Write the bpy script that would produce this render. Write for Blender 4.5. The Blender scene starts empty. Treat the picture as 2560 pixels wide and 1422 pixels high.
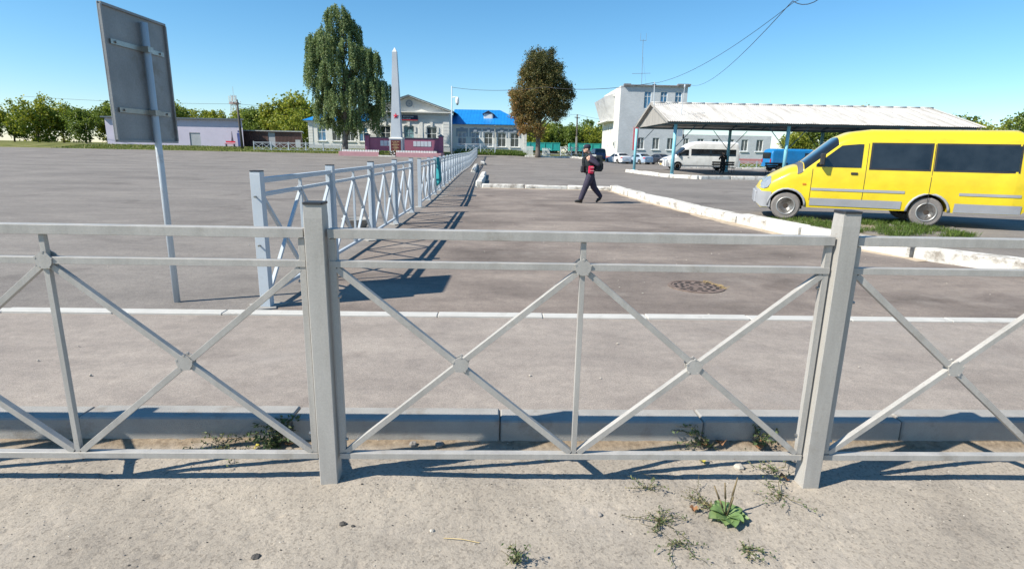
import bpy, bmesh, math, random
import numpy as np
from mathutils import Vector, Matrix, noise
R = math.radians
rnd = random.Random(11)
scene = bpy.context.scene
COL = scene.collection

# ------------------------------------------------------------------ camera
PITCH, ROLL, CAM_H = R(13.3), 0.02, 1.55
fw = Vector((0, math.cos(PITCH), -math.sin(PITCH)))
r0 = Vector((1, 0, 0)); u0 = r0.cross(fw)
rt = r0 * math.cos(ROLL) + u0 * math.sin(ROLL); up = rt.cross(fw)
cd = bpy.data.cameras.new('camera'); cam = bpy.data.objects.new('camera', cd); COL.objects.link(cam)
cam.matrix_world = Matrix(((rt.x, up.x, -fw.x, 0), (rt.y, up.y, -fw.y, 0), (rt.z, up.z, -fw.z, CAM_H), (0, 0, 0, 1)))
cd.sensor_width = 36; cd.sensor_fit = 'HORIZONTAL'; cd.lens = 1420 / 2560 * 36
cd.clip_start = 0.05; cd.clip_end = 3000
scene.camera = cam

# ------------------------------------------------------------------ sky, sun, exposure
SUN_EL, SUN_AZ = R(43), R(23)          # shadows run to the right (+x) and a little away (+y)
w = bpy.data.worlds.new('World'); scene.world = w; w.use_nodes = True
nt = w.node_tree; nt.nodes.clear()
o_ = nt.nodes.new('ShaderNodeOutputWorld'); b_ = nt.nodes.new('ShaderNodeBackground'); s_ = nt.nodes.new('ShaderNodeTexSky')
s_.sky_type = 'NISHITA'; s_.sun_disc = False; s_.sun_elevation = SUN_EL; s_.sun_rotation = R(247)
s_.air_density = 1.0; s_.dust_density = 0.0; s_.ozone_density = 6.5; s_.altitude = 0
b_.inputs['Strength'].default_value = 0.10
hs_ = nt.nodes.new('ShaderNodeHueSaturation'); hs_.inputs['Saturation'].default_value = 1.14; hs_.inputs['Hue'].default_value = .490
nt.links.new(s_.outputs[0], hs_.inputs['Color']); nt.links.new(hs_.outputs[0], b_.inputs[0]); nt.links.new(b_.outputs[0], o_.inputs[0])
sl = bpy.data.lights.new('sun', 'SUN'); sl.energy = 4.8; sl.angle = R(0.5); sl.color = (1.0, 0.93, 0.81)
sun = bpy.data.objects.new('sun', sl); COL.objects.link(sun)
sdir = Vector((math.cos(SUN_AZ) * math.cos(SUN_EL), math.sin(SUN_AZ) * math.cos(SUN_EL), -math.sin(SUN_EL)))
sun.rotation_euler = sdir.to_track_quat('-Z', 'Y').to_euler()
sun.location = (-30, -20, 40)
scene.view_settings.view_transform = 'Standard'; scene.view_settings.look = 'None'
scene.view_settings.gamma = 1; scene.view_settings.use_curve_mapping = False
scene.view_settings.exposure = 0.68
scene.cycles.max_bounces = 6; scene.cycles.transparent_max_bounces = 8

# ------------------------------------------------------------------ helpers
def sm(a, b, x):
    t = min(1, max(0, (x - a) / (b - a))); return t * t * (3 - 2 * t)
def zt(x, y):                          # height of the square
    w1 = sm(8, 15, x); w2 = sm(-1, 3, x)
    a = .5 * sm(50, 76, y) + (.7 * (1 - w2) + .4 * w2) * sm(74, 87, y)
    return a * (1 - w1) + .35 * sm(82, 92, y) * w1
def lerp(pts, x):
    if x <= pts[0][0]: return pts[0][1]
    for (a, b), (c, d) in zip(pts, pts[1:]):
        if x <= c: return b + (d - b) * (x - a) / (c - a)
    return pts[-1][1]

class MB:
    def __init__(s): s.v = []; s.f = []
    def add(s, vs, fs):
        n = len(s.v); s.v += [tuple(p) for p in vs]; s.f += [tuple(i + n for i in f) for f in fs]; return s
    def quad(s, *p): return s.add(p, [tuple(range(len(p)))])
    def box(s, x0, x1, y0, y1, z0, z1):
        vs = [(x, y, z) for z in (z0, z1) for y in (y0, y1) for x in (x0, x1)]
        return s.add(vs, [(0, 2, 3, 1), (4, 5, 7, 6), (0, 1, 5, 4), (2, 6, 7, 3), (0, 4, 6, 2), (1, 3, 7, 5)])
    def bbox(s, x0, x1, y0, y1, z0, z1, b):     # box with chamfered edges
        c = (Vector(((x0 + x1) / 2, (y0 + y1) / 2, (z0 + z1) / 2)))
        bm = bmesh.new(); bmesh.ops.create_cube(bm, size=1)
        for v in bm.verts: v.co = Vector((v.co.x * (x1 - x0), v.co.y * (y1 - y0), v.co.z * (z1 - z0))) + c
        bmesh.ops.bevel(bm, geom=bm.edges[:], offset=b, segments=1, affect='EDGES')
        bm.verts.index_update()
        s.add([v.co for v in bm.verts], [[v.index for v in f.verts] for f in bm.faces]); bm.free(); return s
    def frame(s, p0, p1, upv=(0, 0, 1)):
        d = Vector(p1) - Vector(p0); d.normalize(); u = Vector(upv)
        if abs(d.dot(u)) > .99: u = Vector((0, 1, 0))
        a = d.cross(u).normalized(); return d, a, a.cross(d).normalized()
    def bar(s, p0, p1, w, h, upv=(0, 0, 1)):    # w sideways, h along upv
        d, a, u = s.frame(p0, p1, upv); p0 = Vector(p0); p1 = Vector(p1)
        vs = [p + a * i * w / 2 + u * j * h / 2 for p in (p0, p1) for j in (-1, 1) for i in (-1, 1)]
        return s.add(vs, [(0, 1, 3, 2), (4, 6, 7, 5), (0, 4, 5, 1), (2, 3, 7, 6), (0, 2, 6, 4), (1, 5, 7, 3)])
    def tube(s, pts, r, n=8, caps=True):
        pts = [Vector(p) for p in pts]; rs = r if isinstance(r, (list, tuple)) else [r] * len(pts); rings = []
        ref = None
        for i, p in enumerate(pts):
            d = (pts[min(i + 1, len(pts) - 1)] - pts[max(i - 1, 0)])
            if d.length < 1e-9: d = Vector((0, 0, 1))
            d.normalize()
            if ref is None: ref = Vector((1, 0, 0)) if abs(d.x) < .8 else Vector((0, 1, 0))
            a = d.cross(ref).normalized(); b = d.cross(a); ref = -b if False else ref
            rings.append([p + (a * math.cos(2 * math.pi * k / n) + b * math.sin(2 * math.pi * k / n)) * rs[i] for k in range(n)])
        return s.loft(rings, caps)
    def loft(s, rings, caps=True, closed=True):
        n = len(rings[0]); vs = [p for r_ in rings for p in r_]; fs = []
        for i in range(len(rings) - 1):
            for k in range(n if closed else n - 1):
                k2 = (k + 1) % n
                fs.append((i * n + k, i * n + k2, (i + 1) * n + k2, (i + 1) * n + k))
        if caps: fs.append(tuple(range(n - 1, -1, -1))); fs.append(tuple((len(rings) - 1) * n + k for k in range(n)))
        return s.add(vs, fs)
    def prism(s, poly, y0, y1):                 # poly in x,z extruded along y
        n = len(poly); vs = [(x, y0, z) for x, z in poly] + [(x, y1, z) for x, z in poly]
        return s.add(vs, [tuple(range(n)), tuple(range(2 * n - 1, n - 1, -1))] + [(k, n + k, n + (k + 1) % n, (k + 1) % n) for k in range(n)])
    def prismx(s, poly, x0, x1):                # poly in y,z extruded along x
        n = len(poly); vs = [(x0, y, z) for y, z in poly] + [(x1, y, z) for y, z in poly]
        return s.add(vs, [tuple(range(n)), tuple(range(2 * n - 1, n - 1, -1))] + [(k, n + k, n + (k + 1) % n, (k + 1) % n) for k in range(n)])
    def prismz(s, poly, z0, z1):
        n = len(poly); vs = [(x, y, z0) for x, y in poly] + [(x, y, z1) for x, y in poly]
        return s.add(vs, [tuple(range(n)), tuple(range(2 * n - 1, n - 1, -1))] + [(k, n + k, n + (k + 1) % n, (k + 1) % n) for k in range(n)])
    def disc(s, c, r, t, axis='y', n=20):
        c = Vector(c); ax = {'x': ((0, 1, 0), (0, 0, 1), (1, 0, 0)), 'y': ((1, 0, 0), (0, 0, 1), (0, 1, 0)), 'z': ((1, 0, 0), (0, 1, 0), (0, 0, 1))}[axis]
        a, b, d = map(Vector, ax)
        return s.loft([[c + d * q * t / 2 + (a * math.cos(2 * math.pi * k / n) + b * math.sin(2 * math.pi * k / n)) * r for k in range(n)] for q in (-1, 1)])
    def ell(s, c, rx, ry, rz, n=12, m=8):
        c = Vector(c); rings = []
        for i in range(m + 1):
            t = math.pi * i / m; q = max(math.sin(t), .001)
            rings.append([c + Vector((rx * q * math.cos(2 * math.pi * k / n), ry * q * math.sin(2 * math.pi * k / n), -rz * math.cos(t))) for k in range(n)])
        return s.loft(rings)
    def build(s, name, m, parent=None, smooth=False, world=True, fix=True, kind=None):
        me = bpy.data.meshes.new(name); vs = s.v
        if parent is not None and world:
            top = parent
            while top.parent: top = top.parent
            L = top.location; vs = [(x - L.x, y - L.y, z - L.z) for x, y, z in vs]
        me.from_pydata(vs, [], s.f)
        if fix and len(s.f) < 40000:
            bm = bmesh.new(); bm.from_mesh(me); bmesh.ops.recalc_face_normals(bm, faces=bm.faces[:]); bm.to_mesh(me); bm.free()
        if m: me.materials.append(m)
        if smooth: me.polygons.foreach_set('use_smooth', [True] * len(me.polygons))
        ob = bpy.data.objects.new(name, me); COL.objects.link(ob); ob.parent = parent
        if kind: ob['kind'] = kind
        return ob

def tag(ob, label, cat, group=None):
    ob['label'] = label; ob['category'] = cat
    if group: ob['group'] = group
    return ob
def thing(name, label, cat, loc=(0, 0, 0), rz=0, group=None):
    ob = bpy.data.objects.new(name, None); COL.objects.link(ob); ob.location = loc; ob.rotation_euler = (0, 0, rz); ob.empty_display_size = .2
    if cat: tag(ob, label, cat, group)
    return ob
def setting(name, loc=(0, 0, 0)):
    ob = bpy.data.objects.new(name, None); COL.objects.link(ob); ob.location = loc; ob['kind'] = 'structure'; ob.empty_display_size = .2; return ob
def inst(mesh, name, parent, M):
    ob = bpy.data.objects.new(name, mesh); COL.objects.link(ob); ob.parent = parent; ob.matrix_basis = M; return ob
def copy_tree(src, parent=None):
    c = src.copy(); COL.objects.link(c); c.parent = parent
    for ch in list(src.children): copy_tree(ch, c)
    return c
def barM(p0, p1, w, h, origin, upv=(0, 0, 1)):   # transform for a unit bar (x 0..1) between two points
    p0 = Vector(p0); p1 = Vector(p1); d = p1 - p0; L = d.length; d.normalize(); u = Vector(upv)
    if abs(d.dot(u)) > .99: u = Vector((0, 1, 0))
    a = u.cross(d).normalized(); u2 = d.cross(a); q = p0 - Vector(origin)
    return Matrix(((d.x * L, a.x * w, u2.x * h, q.x), (d.y * L, a.y * w, u2.y * h, q.y), (d.z * L, a.z * w, u2.z * h, q.z), (0, 0, 0, 1)))

class Fr:                                        # a wall plane: u along, d outwards, z up
    def __init__(s, o, U, N): s.o = Vector(o); s.U = Vector(U); s.N = Vector(N)
    def p(s, u, d, z): q = s.o + s.U * u + s.N * d; return (q.x, q.y, z)
    def box(s, mb, u0, u1, d0, d1, z0, z1):
        vs = [s.p(u, d, z) for z in (z0, z1) for d in (d0, d1) for u in (u0, u1)]
        return mb.add(vs, [(0, 2, 3, 1), (4, 5, 7, 6), (0, 1, 5, 4), (2, 6, 7, 3), (0, 4, 6, 2), (1, 3, 7, 5)])
    def wall(s, mb, u0, u1, z0, z1, ops, dep=.16):
        us = sorted({u0, u1} | {q for o in ops for q in o[:2]}); zs = sorted({z0, z1} | {q for o in ops for q in o[2:4]})
        for a, b in zip(us, us[1:]):
            for c, d in zip(zs, zs[1:]):
                if any(o[0] <= a and b <= o[1] and o[2] <= c and d <= o[3] for o in ops): continue
                mb.quad(s.p(a, 0, c), s.p(b, 0, c), s.p(b, 0, d), s.p(a, 0, d))
        for a, b, c, d in [o[:4] for o in ops]:
            mb.quad(s.p(a, 0, c), s.p(a, -dep, c), s.p(a, -dep, d), s.p(a, 0, d)); mb.quad(s.p(b, 0, c), s.p(b, 0, d), s.p(b, -dep, d), s.p(b, -dep, c))
            mb.quad(s.p(a, 0, c), s.p(b, 0, c), s.p(b, -dep, c), s.p(a, -dep, c)); mb.quad(s.p(a, 0, d), s.p(a, -dep, d), s.p(b, -dep, d), s.p(b, 0, d))
    def window(s, par, a, b, c, d, fm, gm, dep=.12, vb=(.5,), hb=(.68,), sill=None, fw_=.07):
        m = MB()
        for q in ((a, a + fw_, c, d), (b - fw_, b, c, d), (a + fw_, b - fw_, c, c + fw_), (a + fw_, b - fw_, d - fw_, d)): s.box(m, q[0], q[1], -dep, -dep + .05, q[2], q[3])
        for h in hb: zz = c + (d - c) * h; s.box(m, a + fw_, b - fw_, -dep + .002, -dep + .045, zz - .03, zz + .03)
        for v in vb:
            uu = a + (b - a) * v; s.box(m, uu - .03, uu + .03, -dep + .004, -dep + .043, c + fw_, d - fw_)
        wo = m.build('window', fm, par)
        g = MB(); g.quad(s.p(a, -dep + .012, c), s.p(b, -dep + .012, c), s.p(b, -dep + .012, d), s.p(a, -dep + .012, d)); g.build('pane', gm, wo, fix=False)
        if sill: k = MB(); s.box(k, a - .12, b + .12, -.02, .14, c - .12, c - .003); k.build('sill', sill, wo)
        return wo

# ------------------------------------------------------------------ materials
def nodes(name):
    m = bpy.data.materials.new(name); m.use_nodes = True; t = m.node_tree; t.nodes.clear()
    out = t.nodes.new('ShaderNodeOutputMaterial'); b = t.nodes.new('ShaderNodeBsdfPrincipled'); t.links.new(b.outputs[0], out.inputs[0])
    return m, t, b, out
def nn(t, typ, **kw):
    n = t.nodes.new(typ)
    for k, v in kw.items():
        if k in n.inputs: n.inputs[k].default_value = v
        else: setattr(n, k, v)
    return n
def c4(c): return (c[0], c[1], c[2], 1)
def ramp(t, fac, stops):
    r_ = t.nodes.new('ShaderNodeValToRGB'); e = r_.color_ramp.elements
    while len(e) < len(stops): e.new(.5)
    for q, (p, c) in zip(e, stops): q.position = p; q.color = c4(c)
    t.links.new(fac, r_.inputs[0]); return r_.outputs[0]
def mix(t, a, b, f, typ='MIX'):
    n = t.nodes.new('ShaderNodeMix'); n.data_type = 'RGBA'; n.blend_type = typ
    for s_, v in ((n.inputs[0], f), (n.inputs[6], a), (n.inputs[7], b)):
        if hasattr(v, 'links') or hasattr(v, 'is_output'): t.links.new(v, s_)
        else: s_.default_value = v if not isinstance(v, tuple) else c4(v)
    return n.outputs[2]
def noise_n(t, co, scale, detail=4, rough=.6, dist=0):
    n = nn(t, 'ShaderNodeTexNoise', Scale=scale, Detail=detail, Roughness=rough, Distortion=dist); t.links.new(co, n.inputs['Vector']); return n.outputs['Fac']
def coords(t, kind='Position'):
    if kind == 'Position': return t.nodes.new('ShaderNodeNewGeometry').outputs['Position']
    return t.nodes.new('ShaderNodeTexCoord').outputs[kind]
def scaled(t, co, s):
    m = t.nodes.new('ShaderNodeMapping'); m.inputs['Scale'].default_value = s; t.links.new(co, m.inputs[0]); return m.outputs[0]
def bump(t, b, h, strength=.3, dist=.01):
    n = nn(t, 'ShaderNodeBump', Strength=strength, Distance=dist); t.links.new(h, n.inputs['Height']); t.links.new(n.outputs[0], b.inputs['Normal'])
def mat(name, col, rough=.6, metal=0., var=.12, scale=3., fine=60., bmp=0., dirt=None, spec=.5, stretch=None):
    m, t, b, out = nodes(name); co = coords(t)
    if stretch: co = scaled(t, co, stretch)
    f = noise_n(t, co, scale, 5); g = noise_n(t, co, fine, 3)
    lo = tuple(max(0, c * (1 - var)) for c in col); hi = tuple(min(1, c * (1 + var)) for c in col)
    c = ramp(t, f, [(.3, lo), (.7, hi)])
    c = mix(t, c, ramp(t, g, [(.3, (1 - var,) * 3), (.7, (1 + var * .5,) * 3)]), .6, 'MULTIPLY')
    if dirt: c = mix(t, c, dirt[0], ramp(t, noise_n(t, co, dirt[1], 6, .7), [(dirt[2], (0, 0, 0)), (dirt[2] + .15, (1, 1, 1))]))
    t.links.new(c, b.inputs['Base Color']); b.inputs['Roughness'].default_value = rough; b.inputs['Metallic'].default_value = metal
    b.inputs['Specular IOR Level'].default_value = spec
    if bmp: bump(t, b, g, bmp, .01)
    return m
def asphalt(name, stops, warm, big=.35, speck=140, bstr=.5, dust=None):
    m, t, b, out = nodes(name); co = coords(t)
    f = noise_n(t, scaled(t, co, (big, big * 1.6, big)), 1, 6, .6, .4)
    c = ramp(t, f, stops)
    st = noise_n(t, scaled(t, co, (.8, 2.2, 1)), 1, 6, .65, .8); c = mix(t, c, ramp(t, st, [(.35, (.78, .77, .77)), (.62, (1.1, 1.09, 1.07))]), .6, 'MULTIPLY')
    oil = noise_n(t, co, .55, 4, .55, 1.0); c = mix(t, c, ramp(t, oil, [(.28, (.62, .60, .60)), (.40, (1, 1, 1))]), .7, 'MULTIPLY')
    wob = nn(t, 'ShaderNodeTexNoise', Scale=1.4, Detail=5.0); t.links.new(co, wob.inputs['Vector']); wco = t.nodes.new('ShaderNodeMix'); wco.data_type = 'RGBA'; wco.blend_type = 'ADD'; wco.inputs[0].default_value = .9; t.links.new(co, wco.inputs[6]); t.links.new(wob.outputs['Color'], wco.inputs[7])
    cr_ = nn(t, 'ShaderNodeTexVoronoi', Scale=.33); cr_.feature = 'DISTANCE_TO_EDGE'; t.links.new(wco.outputs[2], cr_.inputs['Vector'])
    ck = mix(t, ramp(t, cr_.outputs['Distance'], [(.0, (.42, .40, .39)), (.006, (.9, .9, .9)), (.012, (1, 1, 1))]), (1.0, 1.0, 1.0), ramp(t, noise_n(t, co, .21, 3), [(.52, (1, 1, 1)), (.64, (0, 0, 0))])); c = mix(t, c, ck, .55, 'MULTIPLY')
    md = noise_n(t, co, 9, 5, .7); c = mix(t, c, ramp(t, md, [(.35, (.84, .84, .84)), (.68, (1.12, 1.11, 1.09))]), .7, 'MULTIPLY')
    v = nn(t, 'ShaderNodeTexVoronoi', Scale=speck); t.links.new(co, v.inputs['Vector'])
    c = mix(t, c, ramp(t, v.outputs['Color'], [(.15, (.66, .65, .65)), (.5, (1, 1, 1)), (.93, (1.16, 1.15, 1.12)), (.985, (1.6, 1.58, 1.5))]), .75, 'MULTIPLY')
    sp = nn(t, 'ShaderNodeTexVoronoi', Scale=3.1); t.links.new(co, sp.inputs['Vector'])
    c = mix(t, c, warm, ramp(t, noise_n(t, co, .9, 6, .65), [(.56, (0, 0, 0)), (.72, (.45, .45, .45))]))
    t.links.new(c, b.inputs['Base Color']); b.inputs['Roughness'].default_value = .9; b.inputs['Specular IOR Level'].default_value = .25
    h = mix(t, v.outputs['Distance'], noise_n(t, co, speck * .6, 4, .7), .5); bump(t, b, h, bstr, .006)
    return m
def leafmat(name, stops, trans=.35, rough=.55):
    m, t, b, out = nodes(name); a = t.nodes.new('ShaderNodeAttribute'); a.attribute_name = 'rv'
    c = ramp(t, a.outputs['Fac'], stops); t.links.new(c, b.inputs['Base Color']); b.inputs['Roughness'].default_value = rough; b.inputs['Specular IOR Level'].default_value = .3
    tr = t.nodes.new('ShaderNodeBsdfTranslucent'); t.links.new(mix(t, c, (1.0, 1.0, .55), .5, 'MULTIPLY'), tr.inputs[0])
    mx = t.nodes.new('ShaderNodeMixShader'); mx.inputs[0].default_value = trans
    t.links.new(b.outputs[0], mx.inputs[1]); t.links.new(tr.outputs[0], mx.inputs[2]); t.links.new(mx.outputs[0], out.inputs[0])
    return m
def glass(name, col, rough=.06):
    m, t, b, out = nodes(name); co = coords(t); c = ramp(t, noise_n(t, co, 1.3, 3), [(.35, tuple(q * .5 for q in col)), (.65, tuple(min(1, q * 1.4) for q in col))])
    t.links.new(c, b.inputs['Base Color']); b.inputs['Roughness'].default_value = rough; b.inputs['Specular IOR Level'].default_value = .7; return m
def paint(name, col, rough=.25, dirt=.12):
    m, t, b, out = nodes(name); co = coords(t); f = noise_n(t, co, 2.2, 5)
    c = mix(t, col, tuple(q * .8 for q in col), ramp(t, f, [(.4, (0, 0, 0)), (.75, (1, 1, 1))])); t.links.new(c, b.inputs['Base Color'])
    t.links.new(ramp(t, f, [(.3, (rough,) * 3), (.8, (rough + .2,) * 3)]), b.inputs['Roughness']); b.inputs['Coat Weight'].default_value = .4; b.inputs['Coat Roughness'].default_value = .08; return m

M_side = None
MATS = {}
def mm(k, *a, **kw):
    if k not in MATS: MATS[k] = mat(k, *a, **kw)
    return MATS[k]
GALV = mat('galvanised paint', (.375, .36, .335), .5, .0, .13, 6, 160, .12, dirt=((.25, .21, .165), 4.5, .57))
def galv(name, col):                    # dull galvanised tube: streaks, scuffs and rust specks
    m, t, b, out = nodes(name); co = coords(t); f = noise_n(t, scaled(t, co, (9, 9, 1.2)), 1, 6, .65)
    c = ramp(t, f, [(.3, tuple(q * .84 for q in col)), (.7, tuple(q * 1.12 for q in col))]); c = mix(t, c, (.24, .21, .17), ramp(t, noise_n(t, co, 5, 6, .7), [(.58, (0, 0, 0)), (.75, (.7, .7, .7))]))
    c = mix(t, c, (.20, .085, .035), ramp(t, noise_n(t, co, 28, 5, .75), [(.70, (0, 0, 0)), (.76, (.8, .8, .8))])); c = mix(t, c, ramp(t, noise_n(t, co, 150, 3), [(.3, (.88, .88, .88)), (.7, (1.08, 1.08, 1.08))]), .8, 'MULTIPLY')
    t.links.new(c, b.inputs['Base Color']); t.links.new(ramp(t, f, [(.3, (.38,) * 3), (.7, (.62,) * 3)]), b.inputs['Roughness']); bump(t, b, noise_n(t, co, 60, 4, .7), .12, .004); return m
GALV = galv('worn galvanised tube', (.385, .37, .345))
GALV2 = mat('grey blue fence paint', (.47, .52, .565), .45, .0, .06, 3, 120, .05, dirt=((.34, .34, .34), 3.0, .60))
BLACKP = mat('black plastic', (.03, .03, .033), .5, 0, .2)
STEEL = mat('bolt steel', (.35, .34, .32), .35, .8, .2)
WHITEW = mat('whitewashed concrete', (.66, .64, .59), .9, 0, .12, 4, 50, .7, dirt=((.27, .24, .205), 3.0, .49))
CONC = mat('kerb concrete', (.33, .32, .30), .9, 0, .14, 4, 160, .4, dirt=((.22, .19, .16), 2.6, .56))
CONCL = mat('pale edging concrete', (.50, .49, .46), .9, 0, .08, 5, 160, .3, dirt=((.34, .32, .29), 4.0, .6))
WOOD = mat('weathered pole wood', (.085, .075, .065), .85, 0, .3, 3, 40, .4, stretch=(1, 1, .15))
WIRE = mat('cable', (.03, .03, .035), .6, 0, .1)
# ------------------------------------------------------------------ the ground
def sheet(name, xs, ysf, zf, m, attr=None, smooth=True):
    vs = []; n = None
    for x in xs:
        ys = ysf(x); n = len(ys)
        for y in ys: vs.append((x, y, zf(x, y)))
    fs = [(i * n + k, (i + 1) * n + k, (i + 1) * n + k + 1, i * n + k + 1) for i in range(len(xs) - 1) for k in range(n - 1)]
    me = bpy.data.meshes.new(name); me.from_pydata(vs, [], fs); me.materials.append(m)
    if smooth: me.polygons.foreach_set('use_smooth', [True] * len(me.polygons))
    ob = bpy.data.objects.new(name, me); COL.objects.link(ob); ob['kind'] = 'structure'; return ob
def lin(a, b, n): return [a + (b - a) * i / (n - 1) for i in range(n)]
def grassmat():
    m, t, b, out = nodes('dry grass ground'); co = coords(t)
    c = ramp(t, noise_n(t, co, .5, 6, .65), [(.3, (.07, .085, .025)), (.5, (.16, .17, .05)), (.7, (.24, .22, .10))])
    c = mix(t, c, ramp(t, noise_n(t, co, 7, 4, .7), [(.3, (.6, .6, .6)), (.7, (1.25, 1.25, 1.2))]), .8, 'MULTIPLY')
    t.links.new(c, b.inputs['Base Color']); b.inputs['Roughness'].default_value = .95; b.inputs['Specular IOR Level'].default_value = .1; bump(t, b, noise_n(t, co, 12, 4, .7), .8, .05); return m
GRASSM = grassmat()
sheet('ground', lin(-420, 420, 90), lambda x: lin(-20, 5.4, 4) + lin(8, 130, 50) + lin(150, 900, 12),
      lambda x, y: (-.24 if y < 6 else -.05) + zt(x, y), GRASSM)
def yend(x):
    return lerp([(-200, 77.5), (-21.4, 77.5), (-21, 76), (-9, 76), (-8, 79.5), (1, 80), (3, 79), (6, 79), (8.5, 79), (10.5, 85), (13, 86), (200, 86)], x)
LOT = asphalt('grey asphalt', [(.3, (.170, .156, .145)), (.5, (.222, .204, .189)), (.7, (.262, .242, .222))], (.27, .25, .225), .22, 120, .35)
WALK = asphalt('brownish asphalt', [(.3, (.150, .127, .113)), (.5, (.224, .190, .168)), (.72, (.33, .285, .248))], (.33, .295, .26), .42, 150, .45)
PATH = asphalt('pale asphalt path', [(.3, (.272, .24, .216)), (.5, (.32, .284, .256)), (.7, (.355, .316, .283))], (.34, .31, .285), .6, 210, .5)
yk = lambda x: .035 * x
xl = sorted(set(lin(-130, 130, 53) + lin(-24, 14, 58)))
sheet('asphalt_square', xl, lambda x: [5.30 + yk(x) + (yend(x) - 5.30 - yk(x)) * (i / 70) ** 1.5 for i in range(71)], lambda x, y: zt(x, y), LOT)
KR = [(11.04 - 5, 8.5), (8.6, 6.35), (11.04, 5.45), (14.6, 4.78), (18, 4.3), (20.9, 4.06), (23.5, 4.05)]   # y -> x of the right kerb
sheet('asphalt_walk', lin(0, 1, 40), lambda s: lin(0, 1, 60), lambda x, y: .004, WALK)
ow = bpy.data.objects['asphalt_walk']
for v in ow.data.vertices:
    s_, q = v.co.x, v.co.y; y = 5.30 + 18.42 * q; xr = lerp(KR, y); xl_ = -2.30 - .003 * y
    x = xl_ + (xr - xl_) * s_; v.co = (x, y + yk(x) * (1 - q), .004)
sheet('footpath', lin(-26, 26, 60), lambda x: [3.17 + yk(x) + q for q in lin(0, 2.0, 14)], lambda x, y: .0, PATH)

# front pavement: dusty, broken, real relief
def sidewalkmat():
    m, t, b, out = nodes('dusty worn pavement'); co = coords(t)
    f = noise_n(t, co, 1.1, 6, .62, .3); c = ramp(t, f, [(.3, (.262, .232, .197)), (.48, (.335, .298, .252)), (.7, (.41, .363, .303))])
    v = nn(t, 'ShaderNodeTexVoronoi', Scale=95.0); t.links.new(co, v.inputs['Vector'])
    c = mix(t, c, ramp(t, v.outputs['Color'], [(.08, (.5, .49, .48)), (.4, (1, 1, 1)), (.9, (1.15, 1.13, 1.1)), (.98, (1.5, 1.48, 1.4))]), .6, 'MULTIPLY')
    pits = noise_n(t, co, 52, 5, .75); c = mix(t, c, ramp(t, pits, [(.30, (.55, .54, .52)), (.42, (1, 1, 1)), (.7, (1.1, 1.1, 1.08))]), .5, 'MULTIPLY')
    a = t.nodes.new('ShaderNodeAttribute'); a.attribute_name = 'dirt'
    soil = ramp(t, noise_n(t, co, 30, 5, .7), [(.3, (.15, .115, .082)), (.6, (.29, .23, .165)), (.75, (.38, .315, .235))])
    c = mix(t, c, soil, a.outputs['Fac'])
    c = mix(t, c, (.42, .375, .325), ramp(t, noise_n(t, co, 2.3, 5, .6), [(.55, (0, 0, 0)), (.75, (.5, .5, .5))]))
    t.links.new(c, b.inputs['Base Color']); b.inputs['Roughness'].default_value = .95; b.inputs['Specular IOR Level'].default_value = .15
    h = mix(t, pits, noise_n(t, co, 120, 4, .7), .4); bump(t, b, h, .75, .010); return m
SIDE = sidewalkmat()
def kerby(x): return 3.035 + yk(x)
def drift(x, y):                       # soil drifted against the kerb
    d = kerby(x) - y; wv = .13 + .10 * noise.noise((x * 1.3, 0, 3)) + .06 * noise.noise((x * 4, 0, 7))
    return max(0, 1 - d / max(.05, wv)) if d > -.1 else 1
def zside(x, y):
    z = -.13 + .006 * noise.noise((x * 2.2, y * 2.2, 0)) + .004 * noise.noise((x * 9, y * 9, 1)) + .0024 * noise.noise((x * 26, y * 26, 2)) + .0026 * noise.noise((x * 60, y * 60, 5))
    z += .030 * drift(x, y) + .028 * math.exp(-(((x + .75) / .55) ** 2 + ((y - 2.62) / .22) ** 2))
    n = noise.noise((x * 14, y * 14, 9))
    if n > .42: z -= (n - .42) * .03
    return z
def near_ys(x): return [q + 0 for q in lin(-3, .9, 10)] + [.9 + (kerby(x) - .86) * (i / 150) for i in range(1, 151)]
sw = sheet('pavement', lin(-9, -2.62, 60) + lin(-2.6, 2.6, 330) + lin(2.62, 9, 60), near_ys, zside, SIDE)
at = sw.data.attributes.new('dirt', 'FLOAT', 'POINT')
at.data.foreach_set('value', [min(1, 1.5 * drift(v.co.x, v.co.y) * (.6 + .8 * noise.noise((v.co.x * 6, v.co.y * 6, 4)) + .3)) if drift(v.co.x, v.co.y) > 0 else 0 for v in sw.data.vertices])

# front kerb: concrete stones with joints
fk = setting('front_kerb')
for k in range(-14, 15):
    x0 = -.055 + 1.2 * k + .003; x1 = x0 + 1.194; jz = rnd.uniform(-.006, .006); jy = rnd.uniform(-.006, .006)
    st = MB().bbox(0, 1.194, -.07, .105, -.24, .085, .009).build('kerb_stone', CONC, fk)
    st.location = (x0, 3.10 + yk((x0 + x1) / 2) - .035 * .594 + jy, -.065 + jz + .0); st.rotation_euler = (R(-1.5), 0, math.atan(.035) + rnd.uniform(-.004, .004))
es = setting('flush_edging')
for k in range(-22, 23):
    x0 = 1.0 * k + .3 + .003; st = MB().bbox(0, .994, -.065, .065, -.15, .018, .006).build('edging_stone', CONCL, es)
    st.location = (x0, 5.235 + yk(x0), rnd.uniform(-.004, .004)); st.rotation_euler = (0, 0, math.atan(.035) + rnd.uniform(-.003, .003))

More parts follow.
